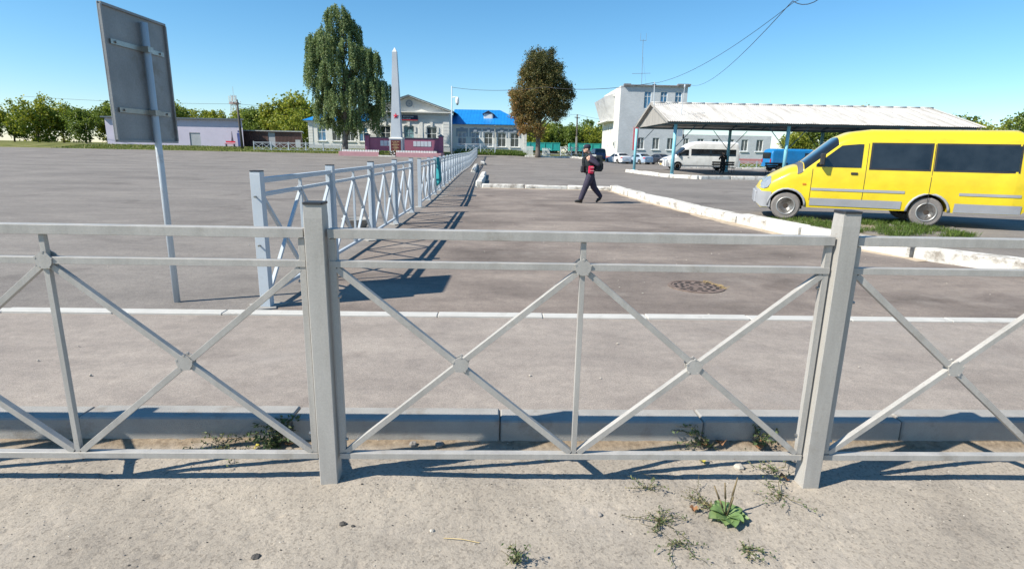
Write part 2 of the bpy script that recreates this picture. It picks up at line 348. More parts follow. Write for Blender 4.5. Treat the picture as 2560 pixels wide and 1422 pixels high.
# whitewashed kerbs of the square
def kerb_run(name, pts, wd, h, seg, label, z=None, group='whitewashed kerbs of the square', sink=.1, cross=None):
    t = setting(name, (pts[0][0], pts[0][1], 0)); P_ = [Vector((p[0], p[1], 0)) for p in pts]
    L = [0]
    for a, b in zip(P_, P_[1:]): L.append(L[-1] + (b - a).length)
    def at_(s):
        for i in range(len(P_) - 1):
            if s <= L[i + 1] or i == len(P_) - 2: return P_[i].lerp(P_[i + 1], (s - L[i]) / (L[i + 1] - L[i]))
    n = max(1, round(L[-1] / seg))
    for k in range(n):
        a = at_(L[-1] * k / n); b = at_(L[-1] * (k + 1) / n); d = (b - a).normalized(); a = a + d * .016; b = b - d * .016
        hh = h + rnd.uniform(-.02, .02); zz = zt(a.x, a.y); c = (a + b) / 2; l = (b - a).length
        o = MB().bbox(-l / 2, l / 2, -wd / 2, wd / 2, -sink, hh, .035).build('kerb_stone', WHITEW, t, world=False)
        for v_ in o.data.vertices: v_.co += Vector((rnd.uniform(-.012, .012), rnd.uniform(-.012, .012), rnd.uniform(-.012, .012)))
        o.location = (c.x - t.location.x, c.y - t.location.y, zz); o.rotation_euler = (rnd.uniform(-.03, .03), rnd.uniform(-.012, .012), math.atan2(d.y, d.x) + rnd.uniform(-.008, .008))
    return t
kerb_run('cross_kerb', [(-1.35, 23.95), (2.2, 24.05), (4.0, 23.85)], .32, .16, 1.8, '')
kerb_run('right_kerb', [(4.15, 23.9), (4.22, 20.9), (4.5, 18), (4.98, 14.6), (5.65, 11.04), (6.55, 8.6), (8.2, 6.6), (10.5, 5.9), (16, 5.9)], .34, .21, 2.2, '')
kerb_run('shelter_kerb', [(9.1, 46.6), (9.6, 41.5), (10.3, 37.6), (11.4, 36.2), (14.2, 36.9), (18.5, 37.2), (27, 37.4), (38, 37.6)], .36, .22, 2.2, '')
kerb_run('far_kerb', [(1.4, 79.4), (6, 79.6), (8.6, 79.2), (9.8, 76.5)], .3, .2, 2.5, '')
kerb_run('parking_kerb', [(17.5, 63.5), (22, 63.7), (30, 64), (40, 64)], .3, .18, 2.5, '')
sd_ = MB(); SANDM = mat('drifted sand', (.42, .34, .25), .95, 0, .2, 6, 60, .4)     # sand and dust washed against the kerb
for (ya, yb, sgn) in ((8.6, 23.4, -1),):
    prev = None
    for i in range(150):
        y = ya + (yb - ya) * i / 149; x0 = lerp([(8.6, 6.55), (11.04, 5.65), (14.6, 4.98), (18, 4.5), (20.9, 4.22), (23.9, 4.15)], y) - .16; wd = max(.01, .14 + .14 * noise.noise((y * .9, 0, 1)) + .08 * noise.noise((y * 3.1, 0, 2)) + (.10 if 10 < y < 15 else 0))
        row = [(x0, y, .022), (x0 - wd * .5, y, .012), (x0 - wd, y, .0052)]
        if prev: sd_.quad(prev[0], row[0], row[1], prev[1]); sd_.quad(prev[1], row[1], row[2], prev[2])
        prev = row
prev = None
for i in range(60):
    x = -1.3 + 5.2 * i / 59; wd = max(.01, .10 + .10 * noise.noise((x * 1.3, 4, 1))); y0 = 23.95 - .18; row = [(x, y0, .018), (x, y0 - wd * 2, .0052)]
    if prev: sd_.quad(prev[0], row[0], row[1], prev[1])
    prev = row
so_ = sd_.build('sand_drift', SANDM, None, smooth=True, fix=False); so_['kind'] = 'structure'
lk = setting('broken_kerb', (-1.6, 24.6, 0))
for x, y, l, wd, h, rz, ry, rx in ((-1.56, 27.2, 5.6, .30, .26, 91.5, .3, 4), (-1.78, 33.2, 6.2, .30, .22, 92, .2, -5), (-3.0, 43.5, 8.0, .34, .22, 93, .2, 6), (-3.45, 51.6, 7.8, .32, .2, 93, 0, -4), (-3.3, 60, 7, .34, .2, 94, .2, 8)):
    o = MB().bbox(-l / 2, l / 2, -wd / 2, wd / 2, -.08, h, .05).build('kerb_stone', WHITEW, lk, world=False)
    o.location = (x + 1.6, y - 24.6, zt(x, y)); o.rotation_euler = (R(rx), R(ry), R(rz))

# ------------------------------------------------------------------ fences
ub = MB().bbox(0, 1, -.5, .5, -.5, .5, .02).build('bar', GALV2); BARM = ub.data; bpy.data.objects.remove(ub)
ubf = MB().bbox(0, 1, -.5, .5, -.5, .5, .04).build('bar', GALV); BARF = ubf.data; bpy.data.objects.remove(ubf)
cap_ = MB().bbox(-.5, .5, -.5, .5, 0, 1, .08).build('cap', BLACKP); CAPM = cap_.data; bpy.data.objects.remove(cap_)
bolt_ = MB().disc((0, 0, 0), .5, 1, 'x', 8).build('bolt', STEEL); BOLTM = bolt_.data; bpy.data.objects.remove(bolt_)
TR = Matrix.Translation
def S4(x, y, z): return Matrix.Diagonal((x, y, z, 1))
def fence(name, label, posts, zf, htop, zr, pw, rail, bm_, gap=(), detail=True, disc=None, cat='fence', group=None, mids=True):
    o = Vector((posts[0][0], posts[0][1], zf(*posts[0]))); t = thing(name, label, cat, o, 0, group)
    for i, (x, y) in enumerate(posts):
        z = zf(x, y); q = posts[min(i + 1, len(posts) - 1)]; p = posts[max(0, i - 1)]; ang = math.atan2(q[1] - p[1], q[0] - p[0])
        po = inst(bm_, 'post', t, TR(Vector((x, y, z - .1)) - o) @ Matrix.Rotation(ang, 4, 'Z') @ Matrix.Rotation(R(-90), 4, 'Y') @ S4(htop + .1, pw, pw))
        po.rotation_mode = 'XYZ'
        if detail:
            inst(CAPM, 'cap', t, TR(Vector((x, y, z + htop - .002)) - o) @ Matrix.Rotation(ang, 4, 'Z') @ S4(pw * 1.04, pw * 1.04, .012))
    for i in range(len(posts) - 1):
        if i in gap: continue
        a = Vector((posts[i][0], posts[i][1], zf(*posts[i]))); b = Vector((posts[i + 1][0], posts[i + 1][1], zf(*posts[i + 1]))); d = (b - a).normalized()
        a = a + d * (pw / 2 + .012); b = b - d * (pw / 2 + .012); Z = lambda z: Vector((0, 0, z)); mth = (a + b) / 2
        zb, zm, ztp = zr; s = rail
        nrm = Vector((-d.y, d.x, 0))
        inst(bm_, 'top_rail', t, barM(a + Z(ztp), b + Z(ztp), s * 1.5, s * 1.15, o)); inst(bm_, 'middle_rail', t, barM(a + Z(zm), b + Z(zm), s * 1.0, s * .82, o)); inst(bm_, 'bottom_rail', t, barM(a + Z(zb), b + Z(zb), s * 1.0, s * .82, o))
        for e in (a + d * .014, b - d * .014): inst(bm_, 'end_upright', t, barM(e + Z(zb + s * .46), e + Z(ztp - s * .68), s * .78, s * .7, o, nrm))
        inst(bm_, 'centre_upright', t, barM(mth + Z(zb + s * .46), mth + Z(ztp - s * .68), s * .66, s * .7, o, nrm))
        for e in (a + d * .03, b - d * .03):
            inst(bm_, 'diagonal_bar', t, barM(e + Z(zm - s * .6), mth + Z(zb + s * .5) + (e - mth).normalized() * .02, s * .78, s * .80, o, nrm))
            inst(bm_, 'diagonal_bar', t, barM(e + Z(zb + s * .5), mth + Z(zm - s * .6) + (e - mth).normalized() * .02, s * .74, s * .76, o, nrm))
            if disc:
                c = (e + mth) / 2 + Z((zb + zm) / 2)
                for sg in (1, -1): inst(disc, 'joint_disc', t, TR(c + nrm * sg * s * .46 - o) @ Matrix.Rotation(math.atan2(nrm.y, nrm.x), 4, 'Z'))
        if disc:
            c = mth + Z(zm)
            for sg in (1, -1): inst(disc, 'joint_disc', t, TR(c + nrm * sg * s * .56 - o) @ Matrix.Rotation(math.atan2(nrm.y, nrm.x), 4, 'Z'))
    return t, o
dd = MB().disc((0, 0, 0), .038, .005, 'x', 28)
for k in range(5):
    a_ = R(20 + 72 * k); dd.disc((0, .038 * math.cos(a_), .038 * math.sin(a_)), .0055, .008, 'x', 8)
DISC = dd.build('joint_disc', GALV); DM = DISC.data; bpy.data.objects.remove(DISC)
FX = [-.905 + 2.475 * k for k in range(-4, 5)]
ft, fo = fence('front_fence', 'near grey steel fence with crossed bars and round joint discs along the kerb', [(x, 2.60 + .032 * (x + .9)) for x in FX],
               lambda x, y: -.13, 1.425, (.163, 1.148, 1.292), .088, .038, BARF, disc=DM)
for x in FX:
    y = 2.60 + .032 * (x + .9)
    for zz, sx in ((.93, -1), (.86, 1), (.15, -1), (.12, 1)):
        inst(BOLTM, 'bolt', ft, TR(Vector((x + sx * .082, y, zz)) - fo) @ S4(.03, .016, .016))
F2 = [(5.33, -2.40), (9.6, -2.40), (13.9, -2.48), (17, -2.56), (21.5, -2.78), (29.5, -3.18), (38.8, -3.62), (77, -4.95)]
f2x = lambda y: lerp(F2, y)
pa = [(f2x(y), y) for y in (5.38, 7.53, 9.68, 11.80, 13.92)]
DISC2 = MB().disc((0, 0, 0), .03, .006, 'x', 14).build('joint_disc', GALV2); DM2 = DISC2.data; bpy.data.objects.remove(DISC2)
fence('crossed_bar_fence', 'pale blue grey crossed-bar fence of five posts running from the edging strip', pa, zt, 1.31, (.13, 1.09, 1.225), .095, .042, BARM, disc=DM2)
ta = bpy.data.objects['crossed_bar_fence']
for zz in (1.08, .62): inst(BOLTM, 'bolt', ta, TR(Vector((f2x(5.38) - .005, 5.38 - .052, zz)) - ta.location) @ Matrix.Rotation(R(90), 4, 'Z') @ S4(.05, .018, .018))
pb = [(f2x(y), y) for y in [15.35 + 2.13 * k for k in range(30)]]
fence('crossed_bar_fence', 'long pale blue grey crossed-bar fence receding toward the station behind a narrow gap', pb, zt, 1.28, (.13, 1.07, 1.20), .09, .042, BARM)
fl = bpy.data.objects['crossed_bar_fence.001']
# concrete footings at the fence posts
ftm = MB()
for i, (x, y) in enumerate(pa + pb[:14]):
    n = 9; ph = rnd.uniform(0, 6)
    ring = [(x + (.15 + .07 * math.sin(3 * a + ph) + rnd.uniform(-.02, .02)) * math.cos(a), y + (.16 + .05 * math.cos(2 * a + ph)) * math.sin(a)) for a in [2 * math.pi * k / n for k in range(n)]]
    fo_ = MB().prismz(ring, .002, .018).build('footing', CONC, ta if i < 5 else fl)
# low fences by the station
fence('low_crossed_fence', 'low grey crossed-bar fence on the grass left of the birch', [(-36 + 2.4 * k, 80.5) for k in range(6)], zt, 1.2, (.12, .95, 1.08), .09, .05, BARM, detail=False)
fence('low_crossed_fence', 'grey crossed-bar fence in the shade in front of the station wing', [(-8.7 + 2.0 * k, 80.6) for k in range(4)], zt, 1.45, (.15, 1.25, 1.4), .09, .05, BARM, detail=False)
fence('low_crossed_fence', 'grey bar fence on the verge before the freight wagons', [(6.6 + 1.5 * k, 84 - .9 * k) for k in range(4)], zt, 1.35, (.15, 1.1, 1.25), .08, .05, BARM, detail=False)
fence('low_crossed_fence', 'low white barrier beside the parked white minibus', [(21.5 + 2 * k, 66) for k in range(6)], zt, .9, (.1, .7, .82), .08, .05, BARM, detail=False)
# picket panels
PICK = mat('white picket paint', (.78, .79, .78), .6, 0, .06, 3)
def pickets(label, x0, x1, y, h):
    t = thing('picket_fence', label, 'fence', (x0, y, zt(x0, y)))
    n = int((x1 - x0) / .16); z = zt(x0, y)
    for k in range(n): MB().box(x0 + k * .16, x0 + k * .16 + .1, y, y + .03, z, z + h).build('picket', PICK, t)
    for zz in (.25, h - .2): MB().box(x0 - .03, x1, y + .032, y + .07, z + zz, z + zz + .08).build('rail', PICK, t)
pickets('short white picket panel at the corner of the station wing', 1.2, 2.7, 82.2, 1.25)
pickets('white picket panel right of the brown tree trunk', 3.9, 5.1, 82.5, 1.1)
# teal cloth over the long fence
cl = MB(); yc = 19.2; xc = f2x(yc) + .055; n = 12; rows = 10; g = []
for i in range(rows + 1):
    for k in range(n + 1):
        q = i / rows; wv = .05 * math.sin(k * 1.1 + q * 2) ; g.append((xc + .07 + wv * (.4 + q) + .03 * q, yc - .28 + .56 * k / n * (1 - .18 * q) + .04 * q, zt(xc, yc) + 1.27 - q * (.80 + .13 * math.sin(k * .9))))
cl.add(g, [(i * (n + 1) + k, i * (n + 1) + k + 1, (i + 1) * (n + 1) + k + 1, (i + 1) * (n + 1) + k) for i in range(rows) for k in range(n)])
clo = cl.build('cloth', mat('teal cloth', (.02, .24, .27), .9, 0, .15, 8), None, smooth=True)
so = clo.modifiers.new('thick', 'SOLIDIFY'); so.thickness = .012; tag(clo, 'teal cloth hanging over the top rail of the long fence', 'cloth')
# grey bowl behind the near fence
bw = []; n = 20
for r_, z in ((.15, 0), (.25, .17), (.285, .19), (.29, .205), (.26, .205), (.235, .17), (.12, .03)): bw.append([(-3.02 + r_ * math.cos(2 * math.pi * k / n), 10.95 + r_ * math.sin(2 * math.pi * k / n), z + .005) for k in range(n)])
tag(MB().loft(bw).build('basin', CONC, None, smooth=True), 'grey concrete bowl on the asphalt behind the crossed-bar fence', 'bowl')
# board on a post left of the fence (its shadow falls across the fence)
sg = thing('sign_board', 'back of a grey sheet metal board on a single post left of the fence', 'sign', (-3.38, 5.5, 0))
MB().tube([(-3.36, 5.5, -.1), (-3.36, 5.5, 2.6)], .03, 10).build('pole', GALV2, sg, smooth=True)
SHM = mat('dull sheet metal', (.24, .245, .25), .5, .2, .18, 3, 60, .1, dirt=((.15, .13, .11), 2.0, .58)); MB().bbox(-3.412, -3.40, 4.98, 5.88, 1.55, 2.66, .004).build('panel', SHM, sg)
for a_, b_2 in (((-3.39, 4.99, 1.56), (-3.39, 5.87, 1.56)), ((-3.39, 4.99, 2.65), (-3.39, 5.87, 2.65)), ((-3.39, 4.99, 1.57), (-3.39, 4.99, 2.64)), ((-3.39, 5.87, 1.57), (-3.39, 5.87, 2.64))): MB().bar(a_, b_2, .02, .02).build('folded_rim', SHM, sg)
for zz in (1.8, 2.35):
    MB().box(-3.398, -3.385, 5.06, 5.80, zz, zz + .04).build('bracket', STEEL, sg); MB().box(-3.398, -3.325, 5.46, 5.54, zz - .005, zz + .045).build('clamp', STEEL, sg)
    for yy in (5.12, 5.74): MB().disc((-3.38, yy, zz + .02), .012, .014, 'x', 6).build('bolt', STEEL, sg)
# manhole cover
mh = thing('manhole_cover', 'rusty slotted cast iron manhole cover set in the asphalt', 'manhole', (2.2, 6.61, .006))
IRON = mat('rusty iron', (.19, .14, .115), .8, .1, .3, 12, 60, .5)
PITM = mat('dark slot', (.006, .006, .006), .9)
MB().disc((2.2, 6.61, -.004), .285, .03, 'z', 40).build('cover', IRON, mh)
ri = MB(); n = 40
for r1, r2, z1, z2 in ((.29, .325, .004, .014),):
    ri.loft([[(2.2 + r_ * math.cos(2 * math.pi * k / n), 6.61 + r_ * math.sin(2 * math.pi * k / n), z) for k in range(n)] for r_, z in ((r1, z1), (r1, z2), (r2, z2), (r2, z1), (r1, z1))], caps=False)
ri.build('rim', IRON, mh)
for r_, n in ((.24, 12), (.17, 9), (.10, 6)):
    for k in range(n):
        a = 2 * math.pi * k / n + r_ * 7; u = Vector((math.cos(a), math.sin(a), 0)); v = Vector((-u.y, u.x, 0)); c = Vector((2.2, 6.61, .0125)) + u * r_; e = .038 if r_ > .15 else .026
        MB().quad(c - v * e - u * .018, c + v * e - u * .018, c + v * e + u * .018, c - v * e + u * .018).build('slot', PITM, mh, fix=False)
# ------------------------------------------------------------------ station building
PLAS = mat('pale plaster', (.71, .71, .68), .85, 0, .06, .8, 20, .15, dirt=((.52, .50, .46), .7, .62))
PLASB = mat('bluish plaster trim', (.30, .35, .41), .85, 0, .08, 1, 20)
TRIMW = mat('white trim', (.68, .68, .65), .75, 0, .05, 1.5, 30)
PLIN = mat('grey plinth', (.44, .46, .47), .9, 0, .1, 2, 30, .2)
UPVC = mat('white window frame', (.80, .81, .80), .4, 0, .03)
GLS = glass('dark window glass', (.035, .045, .055)); GLSB = glass('bluish window glass', (.06, .17, .30), .12); GLST = glass('teal window board', (.17, .30, .32), .4)
def bluemetal():
    m, t, b, out = nodes('blue sheet roof'); co = coords(t); wv = nn(t, 'ShaderNodeTexWave', Scale=1.6); wv.bands_direction = 'X'; t.links.new(co, wv.inputs['Vector'])
    c = ramp(t, noise_n(t, co, .8, 4), [(.3, (.010, .185, .52)), (.7, (.014, .24, .62))]); t.links.new(c, b.inputs['Base Color'])
    b.inputs['Roughness'].default_value = .4; bump(t, b, wv.outputs['Fac'], .25, .03); return m
BLUER = bluemetal(); DARKR = mat('dark metal edge', (.10, .12, .15), .5, .2, .1)
ZB = 1.0
st = thing('station_building', 'long pale station building with a gabled centre and bright blue sheet roofs', 'building', (-15, 86, ZB))
# --- right wing
F = Fr((0, 87, 0), (1, 0, 0), (0, -1, 0)); wx = [-7.85, -5.88, -3.93, -1.95, -.02]; W = .63
ops = [(x - W, x + W, 1.98, 3.96) for x in wx]
m = MB(); F.wall(m, -10.2, 1.72, ZB, 5.12, ops); m.quad((1.72, 87, ZB), (1.72, 97, ZB), (1.72, 97, 5.12), (1.72, 87, 5.12)); m.quad((-10.2, 97, ZB), (1.72, 97, ZB), (1.72, 97, 5.12), (-10.2, 97, 5.12)); m.build('wall', PLAS, st, fix=False)
m = MB(); F.box(m, -9.4, 1.76, .002, .06, ZB, 1.62); m.build('plinth', PLIN, st)
m = MB(); F.box(m, -9.4, 1.9, .0, .16, 4.86, 4.98); F.box(m, -9.4, 2.0, .0, .26, 4.985, 5.10); m.build('cornice', TRIMW, st)
for i, x in enumerate(wx):
    F.window(st, x - W, x + W, 1.98, 3.96, UPVC, [GLSB, GLSB, GLS, GLS, GLS][i], sill=TRIMW, hb=(.62,))
    m = MB(); F.box(m, x - W - .22, x + W + .22, .003, .05, 4.02, 4.50); F.box(m, x - W - .22, x - W - .02, .003, .05, 3.35, 4.017); F.box(m, x + W + .02, x + W + .22, .003, .05, 3.35, 4.017)
    F.box(m, x - .22, x + .22, .053, .12, 4.05, 4.66); F.box(m, x - W - .25, x - .225, .053, .08, 4.42, 4.52); F.box(m, x + .225, x + W + .25, .053, .08, 4.42, 4.52); m.build('window_hood', PLASB, st)
for k in range(7): m = MB(); F.box(m, 1.30, 1.74, .003, .055, 1.65 + k * .45, 2.05 + k * .45); m.build('quoin', TRIMW, st)
MB().tube([(-2.95, 86.85, 1.3), (-2.95, 86.85, 4.8), (-2.95, 86.6, 5.05)], .06, 8).build('downpipe', TRIMW, st, smooth=True)
# roof of right wing (hipped end), with a dormer
def roofslab(name, quad, par, mt, th=.06):
    q = [Vector(p) for p in quad]; n = (q[1] - q[0]).cross(q[2] - q[0]).normalized(); n = n if n.z > 0 else -n
    MB().loft([[p for p in q], [p - n * th for p in q]]).build(name, mt, par)
A_, B_ = (-9.5, 86.55, 5.13), (2.1, 86.55, 5.13); RY = 92.5; RZ = 7.55; R1 = (-9.5, RY, RZ); R2 = (-2.4, RY, RZ)
roofslab('roof', [A_, B_, R2, R1], st, BLUER); roofslab('roof', [B_, (2.1, 97.4, 5.13), R2], st, BLUER); roofslab('roof', [(2.1, 97.4, 5.13), (-9.5, 97.4, 5.13), R1, R2], st, BLUER)
for k in range(24):                       # standing seams
    x = -9.2 + .47 * k; f = 1.0 if x < -2.4 else (2.1 - x) / 4.5
    if f > .06: MB().bar((x, 86.55, 5.135), (x, 86.55 + 5.95 * f, 5.135 + 2.42 * f), .035, .03).build('roof_seam', BLUER, st)
dm = MB(); dm.box(-4.75, -3.4, 88.9, 91.5, 5.7, 6.75); do = dm.build('dormer', UPVC, st)
MB().box(-4.62, -3.53, 88.86, 88.897, 5.95, 6.65).build('dormer_panel', PLAS, do)
roofslab('dormer_roof', [(-5.0, 88.7, 6.72), (-4.07, 88.7, 7.22), (-4.07, 92, 7.22), (-5.0, 92, 6.72)], do, DARKR); roofslab('dormer_roof', [(-4.07, 88.7, 7.22), (-3.15, 88.7, 6.72), (-3.15, 92, 6.72), (-4.07, 92, 7.22)], do, DARKR)
MB().prism([(-4.75, 6.753), (-3.4, 6.753), (-4.07, 7.13)], 88.88, 88.93).build('dormer_gable', DARKR, do)
# --- central pavilion
XL, XR, PY = -21.0, -9.45, 85.0; F = Fr((0, PY, 0), (1, 0, 0), (0, -1, 0)); pw_ = [-18.75, -15.35, -12.05]; W = .72
ops = [(x - W, x + W, 2.2, 4.55) for x in pw_]
m = MB(); F.wall(m, XL, XR, ZB, 6.47, ops, .2); m.quad((XR, PY, ZB), (XR, 97, ZB), (XR, 97, 6.47), (XR, PY, 6.47)); m.quad((XL, 97, ZB), (XL, PY, ZB), (XL, PY, 6.47), (XL, 97, 6.47)); m.build('wall', PLAS, st, fix=False)
m = MB(); F.box(m, XL - .05, XR + .05, .002, .07, ZB, 1.75); m.build('plinth', PLIN, st)
for i, x in enumerate(pw_):
    F.window(st, x - W, x + W, 2.2, 4.55, UPVC if i != 1 else PLASB, [GLS, GLST, GLS][i], .16, sill=TRIMW, hb=(.6,))
    m = MB()                              # raised arched hood
    for k in range(10):
        a0, a1 = math.pi * (1 - k / 10), math.pi * (1 - (k + 1) / 10); q = lambda a, r_: (x + r_ * 1.0 * math.cos(a), 4.45 + r_ * .42 * math.sin(a))
        p = [q(a0, .78), q(a1, .78), q(a1, 1.05), q(a0, 1.05)]
        m.add([(px, PY - .09, pz) for px, pz in p] + [(px, PY - .003, pz) for px, pz in p], [(0, 1, 2, 3), (7, 6, 5, 4), (0, 4, 5, 1), (2, 6, 7, 3), (1, 5, 6, 2), (3, 7, 4, 0)])
    F.box(m, x - 1.05, x - .76, .003, .09, 3.75, 4.447); F.box(m, x + .76, x + 1.05, .003, .09, 3.75, 4.447); m.build('window_hood', TRIMW, st)
    m = MB(); m.prism([(x - .13, 4.55), (x + .13, 4.55), (x + .19, 5.2), (x - .19, 5.2)], PY - .2, PY - .002); m.build('keystone', TRIMW, st)
for u in (XL + .02, XR - .97, -17.35, -13.85):
    wd = .95 if u in (XL + .02, XR - .97) else .5
    m = MB(); F.box(m, u, u + wd, .003, .08, 1.76, 5.78); po = m.build('pilaster', PLAS, st)
    if wd > .9:
        for k in range(8): m = MB(); F.box(m, u + .03, u + wd - .03, .081, .12, 1.85 + k * .44, 2.24 + k * .44); m.build('rustication_block', TRIMW, po)
m = MB(); F.box(m, XL - .1, XR + .1, .003, .12, 5.80, 5.92); F.box(m, XL - .2, XR + .2, .003, .30, 6.35, 6.47); F.box(m, XL - .42, XR + .42, .003, .62, 6.475, 6.62); m.build('cornice', TRIMW, st)
for k in range(30): m = MB(); u = XL + .1 + k * .385; F.box(m, u, u + .16, .125, .26, 6.17, 6.34); m.build('dentil', TRIMW, st)
AX, AZ = (XL + XR) / 2, 8.72
m = MB(); m.prism([(XL - .1, 6.625), (XR + .1, 6.625), (AX, AZ - .12)], PY + .02, PY + .2); m.build('pediment', PLAS, st)
for s in (-1, 1):
    e = (XL - .55, XR + .55)[s > 0]; MB().bar((e, PY - .3, 6.65), (AX, PY - .3, AZ + .05), .75, .16, (0, 0, 1)).build('raking_cornice', TRIMW, st)
    roofslab('roof', [(e - .1 * s * -1, PY - .75, 6.75), (AX, PY - .75, AZ + .17), (AX, 98, AZ + .17), (e - .1 * s * -1, 98, 6.75)], st, DARKR, .04)
rd = MB(); n = 24
for k in range(n):
    a0, a1 = 2 * math.pi * k / n, 2 * math.pi * (k + 1) / n; q = lambda a, r_: (AX + r_ * math.cos(a), 7.72 + r_ * math.sin(a)); p = [q(a0, .36), q(a1, .36), q(a1, .5), q(a0, .5)]
    rd.add([(px, PY - .06, pz) for px, pz in p] + [(px, PY + .018, pz) for px, pz in p], [(0, 1, 2, 3), (0, 4, 5, 1), (2, 6, 7, 3)])
ro = rd.build('round_vent', PLASB, st); MB().disc((AX, PY + .005, 7.72), .355, .03, 'y', 24).build('vent_plate', PLIN, ro); MB().disc((AX, PY - .03, 7.72), .06, .05, 'y', 10).build('vent_knob', DARKR, ro)
# --- left wing
F = Fr((0, 86.2, 0), (1, 0, 0), (0, -1, 0)); lx = [-28.4, -26.25, -24.2, -22.3]; W = .62
ops = [(x - W, x + W, 2.35, 4.35) for x in lx]
m = MB(); F.wall(m, -30.3, XL, ZB, 5.2, ops); m.quad((-30.3, 97, ZB), (-30.3, 86.2, ZB), (-30.3, 86.2, 5.2), (-30.3, 97, 5.2)); m.build('wall', PLAS, st, fix=False)
m = MB(); F.box(m, -30.36, XL - .06, .002, .06, ZB, 1.75); m.build('plinth', PLIN, st)
m = MB(); F.box(m, -30.6, XL - .5, .0, .16, 4.95, 5.06); F.box(m, -30.8, XL - .5, .0, .3, 5.065, 5.18); m.build('cornice', TRIMW, st)
for i, x in enumerate(lx):
    F.window(st, x - W, x + W, 2.35, 4.35, UPVC, [GLSB, GLS, GLS, GLSB][i], sill=TRIMW, hb=(.62,)); m = MB(); F.box(m, x - W - .2, x + W + .2, .003, .06, 4.42, 4.62); m.build('window_hood', TRIMW, st)
for k in range(8): m = MB(); F.box(m, -30.34, -29.7, .003, .06, 1.8 + k * .4, 2.16 + k * .4); m.build('quoin', TRIMW, st)
roofslab('roof', [(-31.0, 85.75, 5.22), (XL, 85.75, 5.22), (XL, 91.5, 7.2), (-27.5, 91.5, 7.2)], st, BLUER); roofslab('roof', [(-31.0, 97.5, 5.22), (-31.0, 85.75, 5.22), (-27.5, 91.5, 7.2)], st, BLUER); roofslab('roof', [(XL, 97.5, 5.22), (-31.0, 97.5, 5.22), (-27.5, 91.5, 7.2), (XL, 91.5, 7.2)], st, BLUER)
# station name board
NAVY = mat('navy sign', (.012, .022, .075), .4, 0, .05); REDS = mat('red strip', (.55, .03, .06), .5, 0, .05); LET = mat('white lettering', (.8, .82, .85), .5, 0, .02)
sb = thing('name_board', 'dark blue name board with white lettering and a red lower strip on the gabled front', 'sign', (-15.4, PY - .13, 5.05))
MB().bbox(-16.75, -14.0, PY - .2, PY - .125, 5.40, 6.12, .01).build('board', NAVY, sb); MB().box(-16.75, -14.0, PY - .215, PY - .2 - .003, 5.40, 5.49).build('strip', REDS, sb)
def letters(par, x0, x1, z, h, y, m_, seed, wd=.6):       # rows of letter-like strokes, too small to read in the photograph
    q = random.Random(seed); x = x0
    while x < x1:
        w_ = h * wd * q.uniform(.8, 1.15); mb = MB(); k = q.randrange(4); t_ = h * .17
        mb.box(x, x + t_, y - .012, y, z, z + h)
        if k != 1: mb.box(x + w_ - t_, x + w_, y - .012, y, z, z + h)
        if k in (0, 1, 2): mb.box(x + t_, x + w_ - t_ - .002, y - .012, y, z + h - t_, z + h)
        if k in (1, 3): mb.box(x + t_, x + w_ - t_ - .002, y - .012, y, z + h * .4, z + h * .4 + t_)
        mb.build('letter', m_, par); x += w_ + h * .22
        if q.random() < .12: x += h * .4
letters(sb, -16.6, -14.6, 5.82, .18, PY - .202, LET, 1); letters(sb, -16.6, -15.0, 5.56, .15, PY - .202, LET, 2)

# ------------------------------------------------------------------ memorial
PINK = mat('pink painted render', (.46, .25, .27), .85, 0, .08, 2, 30, .1, dirt=((.38, .26, .25), 1.5, .6)); MAUVE = mat('mauve painted wall', (.30, .105, .17), .85, 0, .08, 1.2, 20, .1)
SILV = mat('silver painted obelisk', (.43, .47, .51), .55, .0, .08, 1.5, 25, .1, stretch=(1, 1, .3)); RED = mat('red star paint', (.55, .02, .05), .5, 0, .08)
MAR = mat('maroon plaque', (.12, .022, .02), .4, 0, .1); GOLD = mat('gold lettering', (.70, .55, .30), .45, .3, .1); PLQ = mat('pale plaque', (.52, .56, .62), .5, 0, .08)
zm_ = zt(-15, 72)
ob = thing('obelisk', 'tall silver obelisk with a red star on a plaque-bearing plinth', 'monument', (-14.7, 73, zm_))
cx, cy = -14.7, 73.0; sq = lambda h, z: [(cx - h, cy - h, z), (cx + h, cy - h, z), (cx + h, cy + h, z), (cx - h, cy + h, z)]
MB().loft([sq(.80, zm_), sq(.78, 2.58)]).build('plinth', SILV, ob); MB().loft([sq(.84, 2.582), sq(.84, 2.72), sq(.68, 2.78)]).build('plinth_cap', TRIMW, ob)
MB().loft([sq(.62, 2.775), sq(.265, 12.75)]).build('shaft', SILV, ob); MB().loft([sq(.265, 12.752), sq(.02, 13.25)]).build('tip', TRIMW, ob)
pq = MB().bbox(cx - .62, cx + .62, cy - .84, cy - .79, .95, 2.45, .01).build('plaque', MAR, ob)
for i, (a, b) in enumerate(((.46, .48), (.3, .3), (.48, .48), (.27, .25), (.45, .46), (.22, .2), (.5, .48))):
    letters(pq, cx - a, cx + b - .08, 2.22 - i * .185, .09, cy - .842, GOLD, 20 + i, .5)
stp = []
for k in range(10):
    a = math.pi / 2 + k * math.pi / 5; r_ = .36 if k % 2 == 0 else .15; stp.append((cx + .03 + r_ * math.cos(a), 5.32 + r_ * math.sin(a)))
ys_ = cy - .62 + (5.32 - 2.775) / 10 * .355
MB().add([(x, ys_ - .02, z) for x, z in stp] + [(cx + .03, ys_ - .14, 5.32)] + [(x, ys_ + .06, z) for x, z in stp], [(k, (k + 1) % 10, 10) for k in range(10)] + [(k, k + 11, (k + 1) % 10 + 11, (k + 1) % 10) for k in range(10)]).build('star', RED, ob)
mw = thing('memorial_wall', 'mauve memorial wall with dark coping and pale name plates behind the obelisk', 'wall', (-14.2, 75.5, zm_))
